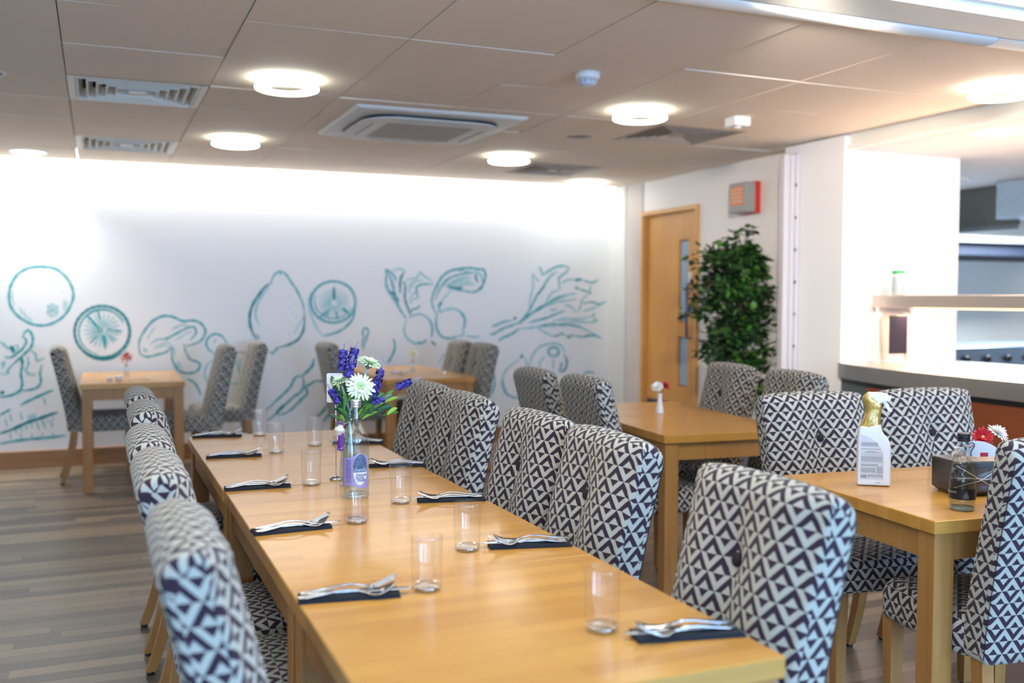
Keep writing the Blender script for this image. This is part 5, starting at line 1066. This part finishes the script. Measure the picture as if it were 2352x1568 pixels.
text_mesh('HARROGATE', .0085, GW, 'label_text', t, None, None, bend=(r+.0003, ac-1.12, .051), squash=1.0)
m = MB()
for (du, dz, rr) in ((0,.052,.0035),(-.0035,.046,.004),(.0035,.046,.004),(0,.042,.004),(-.0045,.040,.003),(.0045,.040,.003),(0,.058,.0022)):
    a0 = ac+.28; c = []
    for k in range(12):
        a = a0+(du+rr*math.cos(2*PI*k/12))/r; c.append(((r+.0004)*math.cos(a),(r+.0004)*math.sin(a),dz+rr*math.sin(2*PI*k/12)))
    m.face([m.add(c)+k for k in range(12)])
m.build('emblem', P('emblem_grey', (.13,.14,.15), .4), t)

# film wrapped caddy
t = empty('table_caddy', 'black table caddy wrapped in clear film behind the small water bottle', 'caddy', (2.500,2.215,TZ), math.radians(-14))
m = MB(); loft(m, [[(x,y,z) for x,y in rsq(1,.25)] for z in (0,)], cap=False) if False else None
def rrect(hx, hy, r, z, n=6):
    out = []
    for sx, sy, a0 in ((1,1,0),(-1,1,90),(-1,-1,180),(1,-1,270)):
        for k in range(n+1):
            a = math.radians(a0+90*k/n); out.append((sx*(hx-r)+r*math.cos(a), sy*(hy-r)+r*math.sin(a), z))
    return out
m = MB(); loft(m, [rrect(.098,.060,.02,.002),rrect(.112,.072,.02,.016),rrect(.112,.072,.018,.102),rrect(.108,.068,.018,.107)]); m.build('caddy_body', P('caddy_black', (.018,.015,.012), .22), t)
boxes('inner_slot', P('slot_brown', (.06,.035,.02), .4), t, (-.085,-.0735,.030,-.01,-.0725,.085), (.0,-.0735,.030,.085,-.0725,.085))
m = MB(); random.seed(12); lps = []
for hx, hy, z in ((.108,.068,.001),(.124,.078,.012),(.120,.080,.05),(.117,.076,.104),(.108,.068,.114),(.06,.04,.112)):
    lps.append([(x+random.uniform(-.0035,.0035), y+random.uniform(-.0035,.0035), max(.0005,z+random.uniform(-.002,.003))) for x,y,z in rrect(hx,hy,.02,z)])
loft(m, lps, smooth=False)
m.build('film', PLAST, t)
m = MB(); m.tube([(-.10,-.02,.10),(-.09,-.02,.125),(-.06,-.02,.138)], .0012, 6); m.tube([(-.118,-.07,.06),(-.02,-.082,.055),(.05,-.082,.07),(.11,-.08,.05)], .0012, 5); m.tube([(-.117,-.075,.098),(-.05,-.082,.06),(.02,-.081,.02)], .001, 5); m.tube([(-.12,-.07,.03),(-.04,-.083,.052),(.04,-.081,.098)], .001, 5)
m.build('film_fold', P('film_crease', (.7,.7,.7), .2), t)
t = empty('sachet_packet', 'curved white sachet card with a blue swoosh standing in the caddy', 'packet', (2.50,2.195,TZ+.114), math.radians(-23))
m = MB(); pl = [(-.048,0),(.058,0),(.056,.012),(.046,.026),(.028,.038),(.006,.046),(-.018,.048),(-.036,.046),(-.046,.036)]
RXM = Matrix.Rotation(PI/2,4,'X'); m.prism(pl, -.001, .001, M=RXM); m.build('card', P('packet_white', (.74,.77,.82), .4), t)
m = MB(); m.tube([(-.044,-.002,.038),(-.034,-.002,.044),(-.025,-.002,.040),(-.024,-.002,.032),(-.031,-.002,.022),(-.035,-.002,.012),(-.033,-.002,.002)], .0016, 6); m.build('blue_swoosh', P('swoosh_blue', (.02,.10,.25), .4), t)
m = MB(); m.tube([(-.040,-.002,.028),(-.034,-.002,.031),(-.029,-.002,.036)], .0022, 6); m.build('orange_mark', P('swoosh_orange', (.72,.12,.04), .4), t)
m = MB(); m.box(-.005,-.003,-.0,.018,-.001,.012); m.build('red_patch', P('petal_red', (.50,.006,.018), .5), t)
PR = P('petal_red', (.50,.006,.018), .5); PW = P('petal_white', (.86,.84,.78), .5); CT = P('flower_heart', (.75,.62,.25), .6); BUDV = P('bud_vase_white', (.82,.82,.82), .25)
def small_vase(lb, loc, s=1.0, mat=None):
    t = empty('bud_vase', lb, 'vase', loc)
    m = MB(); m.lathe([(.0,0),(.020*s,0),(.0215*s,.003*s),(.020*s,.015*s),(.0135*s,.050*s),(.0105*s,.082*s),(.0125*s,.098*s),(.0135*s,.103*s),(.0115*s,.102*s),(.009*s,.085*s)], 8 if mat is None else 24, cap=False, smooth=mat is not None); m.build('vase_body', mat or BUDV, t); return t
def small_flower(lb, c, nd, R_, mat, base, grp, np=16):
    t = empty('artificial_daisy', lb, 'flower', c, 0, grp); nd = Vector(nd).normalized()
    m = MB(); flower_head(m, (0,0,0), nd, R_, np, 3, 0, .45, .22); m.build('petals', mat, t)
    m = MB(); m.lathe([(R_*.12,0),(R_*.14,.002),(.0005,.004)], 10, M=Matrix.Translation(nd*R_*.12) @ nd.to_track_quat('Z','Y').to_matrix().to_4x4()); m.build('flower_heart', CT, t)
    m = MB(); b = Vector(base)-Vector(c); m.tube([(0,0,0), b.lerp(Vector((0,0,0)),.4)+Vector((0,0,-.004)), b], .0014, 6); m.build('stem', STEMD, t)
random.seed(31)
small_vase('white bud vase mostly hidden behind the caddy, holding red and white flowers', (2.585,2.36,TZ), 1.1)
small_flower('red artificial flower above the film-wrapped caddy', (2.530,2.22,TZ+.168), (-.45,-.75,.55), .036, PR, (2.585,2.36,TZ+.10), 'flowers behind the caddy')
small_flower('white artificial flower above the caddy, behind the red one', (2.628,2.25,TZ+.172), (.15,-.6,.8), .036, PW, (2.587,2.36,TZ+.10), 'flowers behind the caddy')
small_vase('white bud vase on the middle right table', (2.688,4.375,TZ))
small_flower('white artificial flower in the bud vase on the middle right table', (2.667,4.365,TZ+.138), (-.4,-.5,.6), .034, PW, (2.688,4.375,TZ+.09), 'flowers in the middle right vase')
small_flower('red artificial flower in the bud vase on the middle right table', (2.715,4.37,TZ+.140), (.3,-.5,.6), .033, PR, (2.690,4.375,TZ+.09), 'flowers in the middle right vase')
VG = thin_glass('small_vase_glass', (.86,.88,.88), .3, .5, .1)
small_vase('clear bud vase on the red flower back table', (.196,7.80,TZ), .95, VG)
small_flower('red artificial flower on the back table at left', (.20,7.79,TZ+.145), (0,-.8,.5), .046, PR, (.197,7.80,TZ+.09), 'flowers on the back left table', 9)
small_flower('small yellow flower behind the red one on the back table', (.168,7.80,TZ+.125), (-.4,-.6,.4), .018, P('petal_yellow', (.75,.62,.20), .5), (.195,7.80,TZ+.08), 'flowers on the back left table', 8)
small_vase('clear bud vase on the pale flower back table', (2.30,7.45,TZ), .95, VG)
small_flower('pale cream artificial flower on the back table behind the bouquet', (2.30,7.44,TZ+.145), (0,-.6,.7), .050, P('petal_cream', (.85,.80,.58), .5), (2.30,7.45,TZ+.09), 'flowers on the back right table', 12)
# small things on the back tables
def pot(lb, loc, mat, s=1):
    t = empty('sauce_pot', lb, 'pot', loc); m = MB(); m.lathe([(.0,0),(.018*s,0),(.024*s,.03*s),(.025*s,.034*s),(.021*s,.031*s),(.0,.028*s)], 20, cap=False); m.build('pot_body', mat, t); m = MB(); m.lathe([(.0,.029*s),(.020*s,.0295*s)], 20, cap=False); m.build('contents', P('pot_cream', (.85,.80,.70), .5), t)
pot('white sauce pot on the back left table, right one of two', (.135,7.42,TZ), BUDV, 1.15); pot('white sauce pot on the back left table, left one of two', (.075,7.44,TZ), BUDV, .95)
pot('small white pot on the back right table beside the vase', (2.20,7.35,TZ), BUDV, .9)
for kind, fn, cat, x, y, a, lb in (('fork', fork_mesh, 'fork', .30,7.50,25,'steel fork beside the vase on the back left table'), ('spoon', spoon_mesh, 'spoon', .27,7.44,10,'steel spoon beside the vase on the back left table'), ('spoon', spoon_mesh, 'spoon', 2.42,7.22,15,'steel spoon on the back right table'), ('fork', fork_mesh, 'fork', 2.10,7.25,5,'steel fork on the back right table')):
    single(kind, fn, CHROME, cat, x, y, TZ-.0085, math.radians(a), lb, None if False else 'cutlery on the back tables')
t = empty('sugar_sachets', 'small lilac paper sachet lying on the back right table', 'sachet', (2.16,7.42,TZ), .3)
boxes('sachet', P('sachet_lilac', (.42,.45,.68), .5), t, (-.045,-.025,0,.045,.025,.012), bev=.003)
